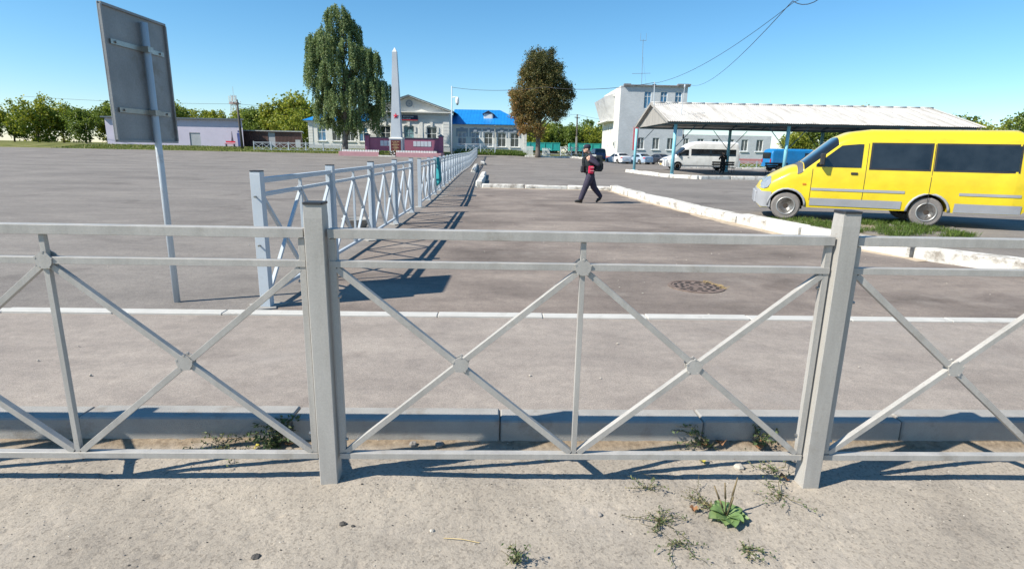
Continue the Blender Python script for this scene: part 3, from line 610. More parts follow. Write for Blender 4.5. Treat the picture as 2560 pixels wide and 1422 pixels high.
WY = 75.5; MB().box(-18.75, -9.85, WY, WY + .35, zm_ - .1, 2.72).build('wall', MAUVE, mw); MB().bbox(-18.75, -9.85, WY - .08, WY + .43, 2.723, 2.84, .02).build('coping', DARKR, mw)
for x in (-19.05, -9.55):
    pi_ = MB().box(x - .29, x + .29, WY - .13, WY + .45, zm_ - .1, 3.0).build('pillar', MAUVE, mw); MB().loft([[(x - .4, WY - .24, 3.003), (x + .4, WY - .24, 3.003), (x + .4, WY + .56, 3.003), (x - .4, WY + .56, 3.003)], [(x - .36, WY - .2, 3.1), (x + .36, WY - .2, 3.1), (x + .36, WY + .52, 3.1), (x - .36, WY + .52, 3.1)], [(x - .02, WY + .14, 3.34), (x + .02, WY + .14, 3.34), (x + .02, WY + .18, 3.34), (x - .02, WY + .18, 3.34)]]).build('pillar_cap', DARKR, pi_)
for x in [-13.1 + .47 * k for k in range(5)] + [-17.35 + .47 * k for k in range(5)]: MB().bbox(x, x + .42, WY - .03, WY - .003, 1.75, 2.4, .004).build('name_plate', PLQ, mw)
fb = thing('flower_bed_border', 'pink rendered low border of the memorial bed topped with small white pickets', 'border', (-15, 72, zm_))
for x0, x1 in ((-21.3, -16.7), (-14.6, -9.4)):
    MB().bbox(x0, x1, 71.6, 71.95, zm_ - .15, zm_ + .52, .02).build('low_wall', PINK, fb)
    n = int((x1 - x0) / .2)
    for k in range(n):
        a = x0 + .04 + k * .2
        MB().add([(a, 71.7, zm_ + .523), (a + .14, 71.7, zm_ + .523), (a + .14, 71.7, zm_ + .70), (a + .07, 71.7, zm_ + .78), (a, 71.7, zm_ + .70)] + [(a, 71.76, zm_ + .523), (a + .14, 71.76, zm_ + .523), (a + .14, 71.76, zm_ + .70), (a + .07, 71.76, zm_ + .78), (a, 71.76, zm_ + .70)],
                 [(0, 1, 2, 3, 4), (9, 8, 7, 6, 5)] + [(k2, k2 + 5, (k2 + 1) % 5 + 5, (k2 + 1) % 5) for k2 in range(5)]).build('picket', PICK, fb)
MB().bbox(-9.4, -9.05, 71.6, 75.3, zm_ - .15, zm_ + .5, .02).build('low_wall', PINK, fb); MB().bbox(-21.65, -21.3, 71.6, 75.3, zm_ - .15, zm_ + .5, .02).build('low_wall', PINK, fb)
MB().box(-21.3, -9.4, 71.96, 75.4, zm_ - .1, zm_ + .42).build('bed_soil', mat('bed soil', (.13, .10, .07), .95, 0, .3, 4, 30, .5), fb)
MB().bbox(-16.7, -14.6, 71.2, 71.55, zm_ - .05, zm_ + .14, .02).build('white_step', WHITEW, fb)
wr = thing('wreath', 'small dark and white wreath leaning at the foot of the obelisk', 'wreath', (-15.0, 71.75, zm_ + .14)); n = 16
for k in range(n):
    a = 2 * math.pi * k / n; MB().ell((-15.0 + .2 * math.cos(a), 71.75 + .06 * math.sin(a), zm_ + .42 + .22 * math.sin(a)), .075, .06, .075, 6, 4).build('flower', BLACKP if k % 3 else TRIMW, wr)

# ------------------------------------------------------------------ control building on the right
def brickmat():
    m, t, b, out = nodes('whitewashed brick'); co = coords(t); br = nn(t, 'ShaderNodeTexBrick', Scale=1.0); br.inputs['Color1'].default_value = (.48, .51, .53, 1); br.inputs['Color2'].default_value = (.56, .58, .60, 1); br.inputs['Mortar'].default_value = (.43, .46, .49, 1)
    br.inputs['Mortar Size'].default_value = .009; br.inputs['Brick Width'].default_value = .27; br.inputs['Row Height'].default_value = .085
    mp = t.nodes.new('ShaderNodeMapping'); mp.inputs['Rotation'].default_value = (R(90), 0, 0); t.links.new(co, mp.inputs[0]); t.links.new(mp.outputs[0], br.inputs['Vector'])
    c = mix(t, br.outputs['Color'], ramp(t, noise_n(t, co, .7, 5, .6), [(.3, (.86, .86, .86)), (.7, (1.06, 1.06, 1.06))]), .8, 'MULTIPLY'); t.links.new(c, b.inputs['Base Color']); b.inputs['Roughness'].default_value = .9; bump(t, b, br.outputs['Fac'], -.4, .02); return m
BRW = brickmat(); FINM = mat('weathered fin plaster', (.58, .58, .57), .9, 0, .12, 1.2, 20); PKP = mat('faded red plinth', (.50, .20, .20), .85, 0, .12, 2, 20); ZC = .2
cb = thing('control_building', 'white brick control building with a finned upper storey and low wing', 'building', (20, 90, ZC))
F = Fr((0, 88, 0), (1, 0, 0), (0, -1, 0)); X0, X1, X2, HT = 15.45, 25.3, 38.4, 11.05
up_w = [(18.95, 20.0), (21.35, 22.35), (23.5, 24.5)]; lo_x = [18.9, 21.15, 23.35, 25.6, 27.85, 30.1, 32.4, 34.5, 36.75]
ops = [(a, b, 7.9 if i == 0 else 8.2, 10.35) for i, (a, b) in enumerate(up_w)] + [(x - .5, x + .5, 2.05, 3.75) for x in lo_x if x < 25]
m = MB(); F.wall(m, X0, X1, ZC, HT, ops); m.quad((X1, 88, 4.3), (X1, 104, 4.3), (X1, 104, HT), (X1, 88, HT)); m.quad((X0, 104, ZC), (X1, 104, ZC), (X1, 104, HT), (X0, 104, HT)); m.quad((X0, 88, HT), (X1, 88, HT), (X1, 104, HT), (X0, 104, HT)); m.build('wall', BRW, cb, fix=False)
m = MB(); F.wall(m, X1, X2, ZC, 4.32, [(x - .5, x + .5, 2.05, 3.75) for x in lo_x if x > 25]); m.quad((X2, 88, ZC), (X2, 100, ZC), (X2, 100, 4.32), (X2, 88, 4.32)); m.quad((X1, 88, 4.32), (X2, 88, 4.32), (X2, 100, 4.32), (X1, 100, 4.32)); m.build('wing_wall', BRW, cb, fix=False)
for i, (a, b) in enumerate(up_w): F.window(cb, a, b, 7.9 if i == 0 else 8.2, 10.35, UPVC, GLSB, hb=(.7,))
CURT = glass('curtained glass', (.10, .11, .11), .25)
for x in lo_x: F.window(cb, x - .5, x + .5, 2.05, 3.75, UPVC, CURT, hb=(), sill=UPVC)
m = MB(); F.box(m, X0 - .03, X2 + .03, .003, .05, ZC - .1, .95); m.build('plinth', PKP, cb)
m = MB(); F.box(m, X0 + .35, X1 + .25, -.3, .35, HT, HT + .16); F.box(m, X0 + .4, X0 + 1.4, -.3, .36, HT + .163, HT + .28); F.box(m, X1 - 1.6, X1 + .3, -.3, .4, HT + .163, HT + .38); m.build('roof_edge', mat('roof edge tin', (.25, .24, .24), .6, .2, .2), cb)
m = MB(); F.box(m, 17.7, 18.4, .003, .04, 1.9, 5.3); m.build('banner', mat('faded red banner', (.60, .13, .15), .8, 0, .15, 2), cb)
G_ = Fr((X0, 88, 0), (0, 1, 0), (-1, 0, 0)); sw_ = [(6.6 + q, 7.3 + q, 3.9, 5.7) for q in (0, 2.6, 5.2)] + [(6.6 + q, 7.3 + q, .8, 2.6) for q in (2.6, 5.2)]
m = MB(); G_.wall(m, 0, 16, ZC, HT, sw_); m.build('side_wall', TRIMW, cb, fix=False)
for q in sw_: G_.window(cb, q[0], q[1], q[2], q[3], UPVC, CURT, hb=())
m = MB(); G_.box(m, -.02, 16, .003, .04, ZC - .1, .9); m.build('plinth', PKP, cb)
m = MB(); G_.box(m, 4.6, 15.6, .003, 1.15, 6.25, 6.42); m.build('fin_ledge', TRIMW, cb)
m = MB(); G_.box(m, 4.6, 15.6, .003, .35, 9.95, 10.2); m.build('fin_head', TRIMW, cb)
for k in range(6):                         # tapering fins under a folded overhang
    u = 4.7 + k * 2.12; m = MB(); a = [G_.p(u, .003, 6.43), G_.p(u, .55, 6.43), G_.p(u, 1.75, 9.85), G_.p(u, .003, 10.5)]; b = [G_.p(u + .14, .003, 6.43), G_.p(u + .14, .55, 6.43), G_.p(u + .14, 1.75, 9.85), G_.p(u + .14, .003, 10.5)]
    m.loft([a, b]); m.build('fin', FINM, cb)
    if k < 5: m = MB(); G_.box(m, u + .16, u + 2.10, .003, .05, 6.43, 9.94); m.build('fin_panel', PLIN, cb)
m = MB(); G_.box(m, 3.2, 4.0, .003, .5, 3.0, 3.6); m.build('air_conditioner', UPVC, cb)
m = MB(); G_.box(m, 1.9, 3.0, .003, .06, 2.2, 3.2); m.build('vent_grille', PLIN, cb)
# roof aerial
ANT = mat('aerial metal', (.22, .25, .28), .5, .4, .1)
an = thing('roof_aerial', 'thin roof aerial with cross dipoles above the control building', 'antenna', (19.3, 92, HT))
MB().tube([(19.3, 92, HT - .05), (19.05, 92, 18.2)], .035, 6).build('mast', ANT, an)
MB().tube([(17.7, 92, 13.25), (20.5, 91.9, 13.35)], .03, 6).build('dipole', ANT, an); MB().tube([(18.65, 92, 18.0), (19.5, 92, 18.0)], .025, 6).build('crossbar', ANT, an)
for x in (18.65, 19.5): MB().tube([(x, 92, 17.9), (x, 92, 19.0)], .02, 6).build('prong', ANT, an)
MB().tube([(19.2, 92, 15.6), (20.1, 92, HT)], .012, 5).build('guy_wire', ANT, an)

# ------------------------------------------------------------------ buildings at the left
LAV = mat('lavender render', (.50, .47, .58), .85, 0, .07, .8, 20, .1); BRN = mat('brown sheet siding', (.105, .055, .048), .6, .1, .1, 1, 20); GRY = mat('grey door', (.35, .37, .40), .6, 0, .08); MURB = mat('blue mural paint', (.05, .08, .26), .8, 0, .3, 3)
lb = thing('lavender_shed', 'lavender rendered building with blue painted figures at the left edge', 'building', (-48, 88, .9))
F = Fr((0, 86, 0), (1, 0, 0), (0, -1, 0)); ops = [(-47.8, -46.2, .95, 3.1), (-52.2, -50.6, 1.9, 3.4), (-56.2, -54.6, 1.9, 3.4)]
m = MB(); F.wall(m, -60, -39.9, .7, 5.0, ops); m.quad((-39.9, 86, .7), (-44.2, 94, .7), (-44.2, 94, 5.0), (-39.9, 86, 5.0)); m.quad((-60, 86, 5.0), (-39.9, 86, 5.0), (-44.2, 94, 5.0), (-60, 94, 5.0)); m.build('wall', LAV, lb, fix=False)
m = MB(); F.box(m, -47.78, -46.22, -.14, -.08, .95, 3.08); m.build('door', GRY, lb)
for o in ops[1:]: F.window(lb, *o, UPVC, GLS, hb=())
MB().prismz([(-60.3, 85.55), (-39.5, 85.55), (-44.2, 94.2), (-60.3, 94.2)], 5.003, 5.2).build('roof', DARKR, lb)
m = MB(); m.prism([(-40.75, 1.3), (-40.35, 1.3), (-40.3, 3.2), (-40.8, 3.2)], 85.985, 85.997); m.disc((-40.55, 85.99, 3.42), .14, .012, 'y', 12); m.build('painted_figure', MURB, lb)
m = MB(); m.prism([(-41.75, 1.9), (-41.35, 1.9), (-41.48, 2.6), (-41.53, 3.4), (-41.57, 3.4), (-41.62, 2.6)], 85.985, 85.997); m.build('painted_tower', mat('dark mural', (.08, .07, .1), .8), lb)
bq = thing('bench', 'red bench against the lavender wall', 'bench', (-41.5, 85.3, zt(-41.5, 85.3))); z_ = zt(-41.5, 85.3)
MB().box(-42.3, -40.9, 85.1, 85.5, z_ + .42, z_ + .48).build('seat', REDS, bq); MB().box(-42.3, -40.9, 85.5, 85.55, z_ + .62, z_ + .85).build('backrest', REDS, bq)
for x in (-42.2, -41.05): MB().box(x, x + .08, 85.12, 85.5, z_, z_ + .417).build('leg', DARKR, bq)
db = thing('brown_shed', 'long low brown sheet-clad shed with a grey door', 'building', (-38, 89, 1.0)); F = Fr((0, 88.6, 0), (1, 0, 0), (0, -1, 0))
m = MB(); F.wall(m, -41.1, -32.3, .7, 3.55, [(-37.35, -36.3, .9, 3.4)]); m.quad((-32.3, 88.6, .7), (-35.2, 97, .7), (-35.2, 97, 3.55), (-32.3, 88.6, 3.55)); m.build('wall', BRN, db, fix=False)
for k in range(43):
    u = -41.05 + .205 * k
    if not -37.6 < u < -36.2: m = MB(); F.box(m, u, u + .05, .002, .03, .75, 3.48); m.build('siding_rib', BRN, db)
m = MB(); F.box(m, -37.33, -36.32, -.1, -.04, .9, 3.38); m.build('door', GRY, db); MB().prismz([(-41.3, 88.3), (-32.0, 88.3), (-35.0, 97.2), (-44, 97.2)], 3.553, 3.69).build('roof', mat('tin roof', (.40, .41, .42), .5, .3, .15), db)
m = MB(); F.box(m, -33.1, -32.4, .003, .4, 1.0, 2.4); m.build('side_cabinet', GRY, db)
# ------------------------------------------------------------------ bus shelter canopy
TEAL = mat('light blue post paint', (.22, .52, .62), .5, 0, .10, 2, 30, .05, dirt=((.46, .52, .52), 2.2, .64)); ASB = mat('weathered cement sheet', (.46, .45, .43), .9, 0, .18, 1.6, 30, .2, dirt=((.30, .28, .255), 1.1, .54), stretch=(1.5, .22, .22))
BOARD = mat('grey weathered board', (.34, .325, .30), .85, 0, .22, 2, 30, .2, stretch=(4, 4, .3)); DKB = mat('dark shelter steel', (.06, .12, .16), .6, .2, .2)
sh = thing('bus_shelter', 'open bus shelter with a corrugated gable roof on light blue posts', 'shelter', (22, 48, 0))
YF, YR, YB, ZE, ZR_ = 42.2, 47.9, 53.6, 3.78, 5.42; XS, XE = 11.15, 33.5
front = [(11.67, 42.9), (19.9, 42.9), (28.1, 42.9)]; back = [(10.9, 52.8), (19.3, 52.8), (27.6, 52.8)]
for (x, y) in front + back:
    po = MB().tube([(x, y, -.05), (x, y, 3.62)], .125, 16).build('post', TEAL, sh, smooth=True)
    MB().tube([(x, y, 0), (x, y, .06)], .16, 16).build('collar', TEAL, po)
    for s in (-1, 1):
        if s < 0 and x < 12: continue
        MB().tube([(x + s * .1, y, 2.0), (x + s * 1.5, y, 3.58)], .028, 8).build('brace', DKB, sh)
for y in (42.9, 52.8): MB().bbox(XS, XE, y - .06, y + .06, 3.62, 3.76, .01).build('beam', DKB, sh)
MB().bbox(XS, XE, 47.84, 47.96, 5.1, 5.3, .01).build('ridge_beam', DKB, sh)
for k in range(9):
    x = XS + .35 + k * 2.7
    for a, b in (((x, YF + .3, ZE - .02), (x, YR, 5.28)), ((x, YB - .3, ZE - .02), (x, YR, 5.28))): MB().bar(a, b, .06, .12).build('rafter', DKB, sh)
    if k % 3 == 0: MB().bar((x, 42.9, 3.70), (x, 52.8, 3.70), .08, .1).build('tie_beam', DKB, sh)
for q in (.15, .4, .65, .9):
    for s in (0, 1):
        y = YF + (YR - YF) * q if s == 0 else YB + (YR - YB) * q; z = ZE + (ZR_ - ZE) * q - .04; MB().box(XS, XE, y - .03, y + .03, z - .05, z).build('purlin', DKB, sh)
WS, HS = 1.12, 2.02; sl_ = math.hypot(YR - YF, ZR_ - ZE); nrow = 3
def sheetmesh(L):
    m = MB(); n = 32; pts = []
    for j in range(2):
        for i in range(n + 1): x = WS * i / n; pts.append((x, L * j, .026 * math.cos(2 * math.pi * 7 * i / n)))
    m.add(pts, [(i, i + 1, n + 2 + i, n + 1 + i) for i in range(n)]); o = m.build('roof_sheet', ASB, None, smooth=True); me = o.data; bpy.data.objects.remove(o); return me
SM = sheetmesh(sl_ / nrow + .12)
ncol = int((XE - XS + .3) / (WS * .96))
for side in (0, 1):
    for r_ in range(nrow):
        for c in range(ncol):
            s0 = r_ * sl_ / nrow - .05; th = math.atan2(ZR_ - ZE, YR - YF); x = XS - .25 + c * WS * .965
            if side == 0: Mx = TR((x - 22, YF + s0 * math.cos(th) - 48, ZE + s0 * math.sin(th) + .012 * ((c + r_) % 2) + rnd.uniform(0, .006))) @ Matrix.Rotation(th + .008, 4, 'X')
            else: Mx = TR((x + WS - 22, YB - s0 * math.cos(th) - 48, ZE + s0 * math.sin(th) + .012 * ((c + r_) % 2))) @ Matrix.Rotation(math.pi, 4, 'Z') @ Matrix.Rotation(th + .008, 4, 'X')
            o = inst(SM, 'roof_sheet', sh, Mx)
for k in range(ncol): MB().tube([(XS - .25 + k * 1.08, 47.9, ZR_ + .05), (XS + .85 + k * 1.08, 47.9, ZR_ + .05)], .09, 8).build('ridge_cap', ASB, sh, smooth=True)
n = 28
for gx in (XS - .02, XE + .02):
    for k in range(n):                    # gable boards
        y0 = YF + .25 + (YB - YF - .5) * k / n; y1 = y0 + (YB - YF - .5) / n - .02; zf = lambda y: ZE + (ZR_ - ZE) * (1 - abs(y - YR) / (YR - YF)) - .07
        MB().prismx([(y0, 3.72 + rnd.uniform(-.02, .02)), (y1, 3.72), (y1, max(3.74, zf(y1))), (y0, max(3.74, zf(y0)))] if not (y0 < YR < y1) else [(y0, 3.72), (y1, 3.72), (y1, zf(y1)), (YR, zf(YR)), (y0, zf(y0))], gx - .015 + rnd.uniform(-.005, .005), gx + .015).build('gable_board', BOARD, sh)
    for ye in (YF - .05, YB + .05): MB().bar((gx - .26, ye, ZE - .06), (gx - .26, YR, ZR_ + .0), .035, .2).build('barge_board', BOARD, sh)
MB().bbox(11.8, 12.15, 42.72, 42.77, 2.75, 3.25, .01).build('timetable_box', UPVC, sh)
shl = sheet('shelter_floor', lin(9.4, 40, 30), lambda x: lin(lerp([(9.4, 44), (10.2, 38), (11.3, 36.4), (14, 37.05), (40, 37.7)], x), lerp([(9.4, 45), (9.9, 52), (11, 54), (40, 54)], x), 12), lambda x, y: .012, LOT)
# wire masts on the shelter
wm = thing('wire_mast', 'thin pale mast with wires rising through the left slope of the shelter roof', 'pole', (10.95, 47.0, 5.2)); MB().tube([(10.95, 47.0, 4.9), (10.85, 47.0, 6.95)], .04, 8).build('mast', GALV2, wm); MB().box(10.7, 11.0, 46.97, 47.03, 6.7, 6.78).build('bracket', DARKR, wm)
wm2 = thing('wire_mast', 'slim pale mast standing on the front slope of the shelter roof', 'pole', (12.1, 44, 4.2)); MB().tube([(12.3, 44.0, 4.25), (12.4, 44, 6.35)], .022, 8).build('mast', GALV2, wm2); MB().ell((12.4, 44, 6.35), .07, .07, .14, 8, 6).build('cap', GALV2, wm2)

# ------------------------------------------------------------------ benches under the shelter
DW = mat('dark bench wood', (.05, .032, .025), .7, 0, .2, 4, 30)
def bench(x, y, label, rz=0):
    t = thing('slatted_bench', label, 'bench', (x, y, 0), rz)
    for z in (.62, .80): MB().bbox(-.95, .95, .22, .26, z, z + .14, .008).build('back_slat', DW, t, world=False)
    for yy in (-.22, -.06, .10): MB().bbox(-.95, .95, yy, yy + .13, .43, .47, .008).build('seat_slat', DW, t, world=False)
    for xx in (-.8, .8):
        for a, b in (((xx, -.2, 0), (xx, -.2, .42)), ((xx, .27, 0), (xx, .29, .95)), ((xx, -.2, .405), (xx, .27, .405))): MB().tube([a, b], .02, 6).build('leg', BLACKP, t, world=False)
    return t
bench(17.75, 49.2, 'dark slatted bench beside the standing dark figure in the shelter'); bench(22.0, 48.6, 'dark slatted bench in front of the blue truck'); bench(29.5, 48.8, 'dark slatted bench at the far right end of the shelter')

# ------------------------------------------------------------------ freight wagons, rails
WAG = mat('teal wagon paint', (.012, .30, .28), .6, .0, .18, .7, 12, .1, dirt=((.05, .26, .24), 1.2, .6)); WAGL = mat('pale teal wagon paint', (.03, .36, .30), .6, 0, .15, .8, 12); BLK = mat('black undercarriage', (.012, .011, .010), .8, 0, .2)
BAL = mat('ballast', (.33, .31, .29), .95, 0, .2, 2, 40, .8)
tb = sheet('railway_bed', lin(-90, 60, 60), lambda x: lin(114, 128, 6), lambda x, y: zt(x, y) - .02, BAL)
for y in (118.9, 120.4):
    o = MB().box(-90, 60, y, y + .07, .92, 1.08).build('rail', STEEL, None); o['kind'] = 'structure'
def wagon(x0, label, mt):
    t = thing('freight_wagon', label, 'wagon', (x0, 119.7, 1.0), 0, 'freight wagons on the track'); L = 12.3
    MB().bbox(x0, x0 + L, 118.3, 121.1, 1.58, 1.72, .02).build('floor', mt, t); MB().box(x0 + .03, x0 + L - .03, 118.36, 118.42, 1.722, 3.05).build('side_wall', mt, t); MB().box(x0 + .03, x0 + L - .03, 120.98, 121.04, 1.722, 3.05).build('side_wall', mt, t)
    for x in (x0 + .03, x0 + L - .09): MB().box(x, x + .06, 118.43, 120.97, 1.722, 3.05).build('end_wall', mt, t)
    MB().box(x0, x0 + L, 118.30, 118.43, 3.052, 3.15).build('top_rail', WAGL, t)
    for k in range(9): MB().box(x0 + .05 + k * 1.5, x0 + .2 + k * 1.5, 118.26, 118.355, 1.5, 3.05).build('stanchion', WAGL, t)
    MB().box(x0 + 1, x0 + L - 1, 119.0, 120.4, 1.3, 1.575).build('sill_beam', BLK, t)
    for bx in (1.4, 3.2, L - 3.2, L - 1.4): MB().disc((x0 + bx, 119.0, 1.36), .34, .14, 'y', 16).build('wheel', BLK, t)
    for bx in (2.3, L - 2.3): MB().box(x0 + bx - 1.3, x0 + bx + 1.3, 118.75, 118.88, 1.25, 1.5).build('bogie', BLK, t)
    for e in (x0 - .35, x0 + L): MB().box(e, e + .35, 119.55, 119.85, 1.5, 1.7).build('coupler', BLK, t)
for i, x in enumerate((-3.1, 11.0)):
    wagon(x, ['teal open freight wagon left of the gap behind the brown tree', 'paler teal open freight wagon behind the wooden pole'][i], WAGL if i == 1 else WAG)

# ------------------------------------------------------------------ poles and wires
def wire(name, label, pts, r_, grp=None, sag=0.):
    P_ = [Vector(p) for p in pts]; out = []
    for a, b in zip(P_, P_[1:]):
        n = 14
        for i in range(n + (b is P_[-1])): q = i / n; v = a.lerp(b, q); v.z -= sag * 4 * q * (1 - q); out.append(v)
    tag(MB().tube(out, r_, 5).build(name, WIRE, None, smooth=True), label, 'cable', grp)
def upole(label, x, y, h, lean, arm):
    z = zt(x, y); t = thing('utility_pole', label, 'pole', (x, y, z)); MB().tube([(x, y, z - .3), (x + lean * .5, y, z + h * .5), (x + lean, y, z + h)], [.19, .16, .13], 10).build('shaft', WOOD, t, smooth=True)
    MB().bar((x + lean * .93 - arm, y - .12, z + h * .93), (x + lean * .93 + arm, y - .12, z + h * .93 - .12), .1, .12).build('crossarm', WOOD, t)
    for s in (-.9, 0, .9): MB().ell((x + lean * .93 + arm * s, y - .12, z + h * .93 + .16), .05, .05, .1, 8, 6).build('insulator', TRIMW, t)
upole('leaning wooden utility pole by the brown shed', -38.3, 82, 6.6, -.05 - .15, .55); upole('dark wooden utility pole before the freight wagons', 11.65, 110, 7.6, -.15, .5)
po = bpy.data.objects['utility_pole']; CW = bpy.data.objects['utility_pole.001']
MB().bar((11.55, 109.85, 1), (11.5, 109.85, 4.2), .3, .3).build('concrete_stub', CONC, CW)
tag_c = thing('camera_pole', 'thin pale camera pole at the end of the long fence', 'pole', (-8.0, 74, zt(-8, 74))); z0 = zt(-8, 74)
MB().tube([(-8.0, 74, z0 - .2), (-7.95, 74, 9.1)], [.085, .07], 10).build('pole', GALV2, tag_c, smooth=True); MB().tube([(-7.96, 74, 7.75), (-7.5, 73.9, 7.8), (-7.25, 73.9, 7.78)], .05, 8).build('arm', UPVC, tag_c, smooth=True)
MB().loft([[(-7.25 + r_ * math.cos(2 * math.pi * k / 14), 73.9 + r_ * math.sin(2 * math.pi * k / 14), z) for k in range(14)] for r_, z in ((.05, 7.82), (.18, 7.74), (.22, 7.5), (.22, 7.25), (.19, 7.05), (.08, 6.92))]).build('dome_camera', UPVC, tag_c, smooth=True); MB().ell((-7.25, 73.9, 7.0), .15, .15, .16, 12, 8).build('lens_dome', BLACKP, tag_c, smooth=True)
wire('overhead_cable', 'sagging cable from the camera pole past the brown tree to the shelter mast', [(-7.95, 74, 8.95), (3.0, 60, 7.75), (10.86, 47.0, 6.9)], .022, sag=.35)
wire('overhead_cable', 'upper of two cables rising from the shelter mast to the upper right', [(10.86, 47, 6.85), (11.12, 25, 7.55), (11.3, 18, 9.6)], .012, sag=.55)
wire('overhead_cable', 'lower of two cables rising from the control building to the upper right', [(25.2, 88, 11.5), (10.66, 24, 7.38), (10.4, 17.5, 9.4)], .015, sag=1.3)
wire('overhead_cable', 'thin wires between the dark wooden pole and the control building', [(-2, 112, 8.1), (11.5, 110, 8.2), (20, 104, 6.6)], .02, sag=.2)
wire('overhead_cable', 'upper wire from the leaning wooden pole toward the trees', [(-70, 84, 7.6), (-38.4, 82, 7.0), (-22, 95, 7.2)], .018, sag=.25); wire('overhead_cable', 'lower wire from the leaning wooden pole toward the station', [(-38.2, 82, 6.6), (-29, 90, 5.6)], .016, sag=.2)
# lattice mast far left
lt = thing('lattice_mast', 'red and white lattice radio mast far behind the trees', 'tower', (-123.5, 260, 0)); RWM = mat('mast paint', (.55, .42, .42), .6, 0, .15)
bx, by, H1 = -123.4, 260, 22.5
def cr(z): f = z / H1; h = 2.2 * (1 - f) + .75 * f; return [(bx - h, by - h), (bx + h, by - h), (bx + h, by + h), (bx - h, by + h)]
for k in range(9):
    za, zb_ = H1 * k / 9, H1 * (k + 1) / 9; A1, B1 = cr(za), cr(zb_)
    for i in range(4):
        j = (i + 1) % 4; MB().tube([(*A1[i], za), (*B1[i], zb_)], .09, 5).build('leg', RWM, lt)
        MB().tube([(*A1[i], za), (*B1[j], zb_)], .05, 4).build('lattice_bar', RWM, lt); MB().tube([(*A1[j], za), (*B1[i], zb_)], .05, 4).build('lattice_bar', RWM, lt)
MB().box(bx - 1.5, bx + 1.5, by - 1.5, by + 1.5, 18.6, 19.6).build('platform', RWM, lt)
for q in (-1.2, 0, 1.2): MB().box(bx + q - .15, bx + q + .15, by - 1.8, by - 1.55, 19.8, 22.0).build('antenna_panel', TRIMW, lt)
MB().tube([(bx, by, H1), (bx, by, 26)], .06, 5).build('spike', RWM, lt)

# ------------------------------------------------------------------ vehicles
TYRE = mat('tyre rubber', (.035, .034, .033), .85, 0, .15, 8, 60); TYREG = mat('dusty tyre', (.20, .185, .175), .9, 0, .12, 8, 60, .2); RIMS = mat('steel rim', (.45, .44, .42), .4, .6, .1); HUB = mat('rusty hub', (.06, .045, .035), .7, .2, .2)
ARCH = mat('wheel well', (.008, .008, .008), .9); GCAR = glass('car glass', (.018, .022, .026), .04); LAMP = mat('headlamp glass', (.38, .42, .45), .12, .3, .25, 18); REDL = mat('tail lamp', (.45, .015, .02), .2, 0, .1); PLT = mat('yellow plate', (.75, .42, .03), .5, 0, .05)
GREYB = mat('grey bumper', (.33, .34, .36), .55, 0, .07, 3, 40)
def apply_mods(o):
    bpy.context.view_layer.update(); dg = bpy.context.evaluated_depsgraph_get(); me = bpy.data.meshes.new_from_object(o.evaluated_get(dg)); o.modifiers.clear(); old = o.data; o.data = me; bpy.data.meshes.remove(old)
def wheel(par, x, y, r_, wd, s, tyre=TYRE, holes=5, steel=True):
    n = 28; c = (x, y, r_); prof = [(-wd / 2, r_ * .66), (-wd / 2, r_ * .9), (-wd * .36, r_), (wd * .36, r_), (wd / 2, r_ * .9), (wd / 2, r_ * .66)]
    t = MB().loft([[(x + q * math.cos(2 * math.pi * k / n), y + d, r_ + q * math.sin(2 * math.pi * k / n)) for k in range(n)] for d, q in prof]).build('wheel', tyre, par, smooth=False, world=False)
    yo = y + s * wd * .5; rp = [(.0, r_ * .66), (.012, r_ * .64), (.012, r_ * .58), (-.05, r_ * .5), (-.03, r_ * .28), (-.03, .01)]
    MB().loft([[(x + q * math.cos(2 * math.pi * k / n), yo + s * d, r_ + q * math.sin(2 * math.pi * k / n)) for k in range(n)] for d, q in rp]).build('rim', RIMS, t, smooth=True, world=False)
    for k in range(holes):
        a = 2 * math.pi * k / holes; MB().disc((x + r_ * .38 * math.cos(a), yo - s * .034, r_ + r_ * .38 * math.sin(a)), r_ * .07, .012, 'y', 8).build('rim_hole', ARCH, t, world=False)
    MB().disc((x, yo - s * .02, r_), r_ * .17, .05, 'y', 10).build('hub', HUB, t, world=False)
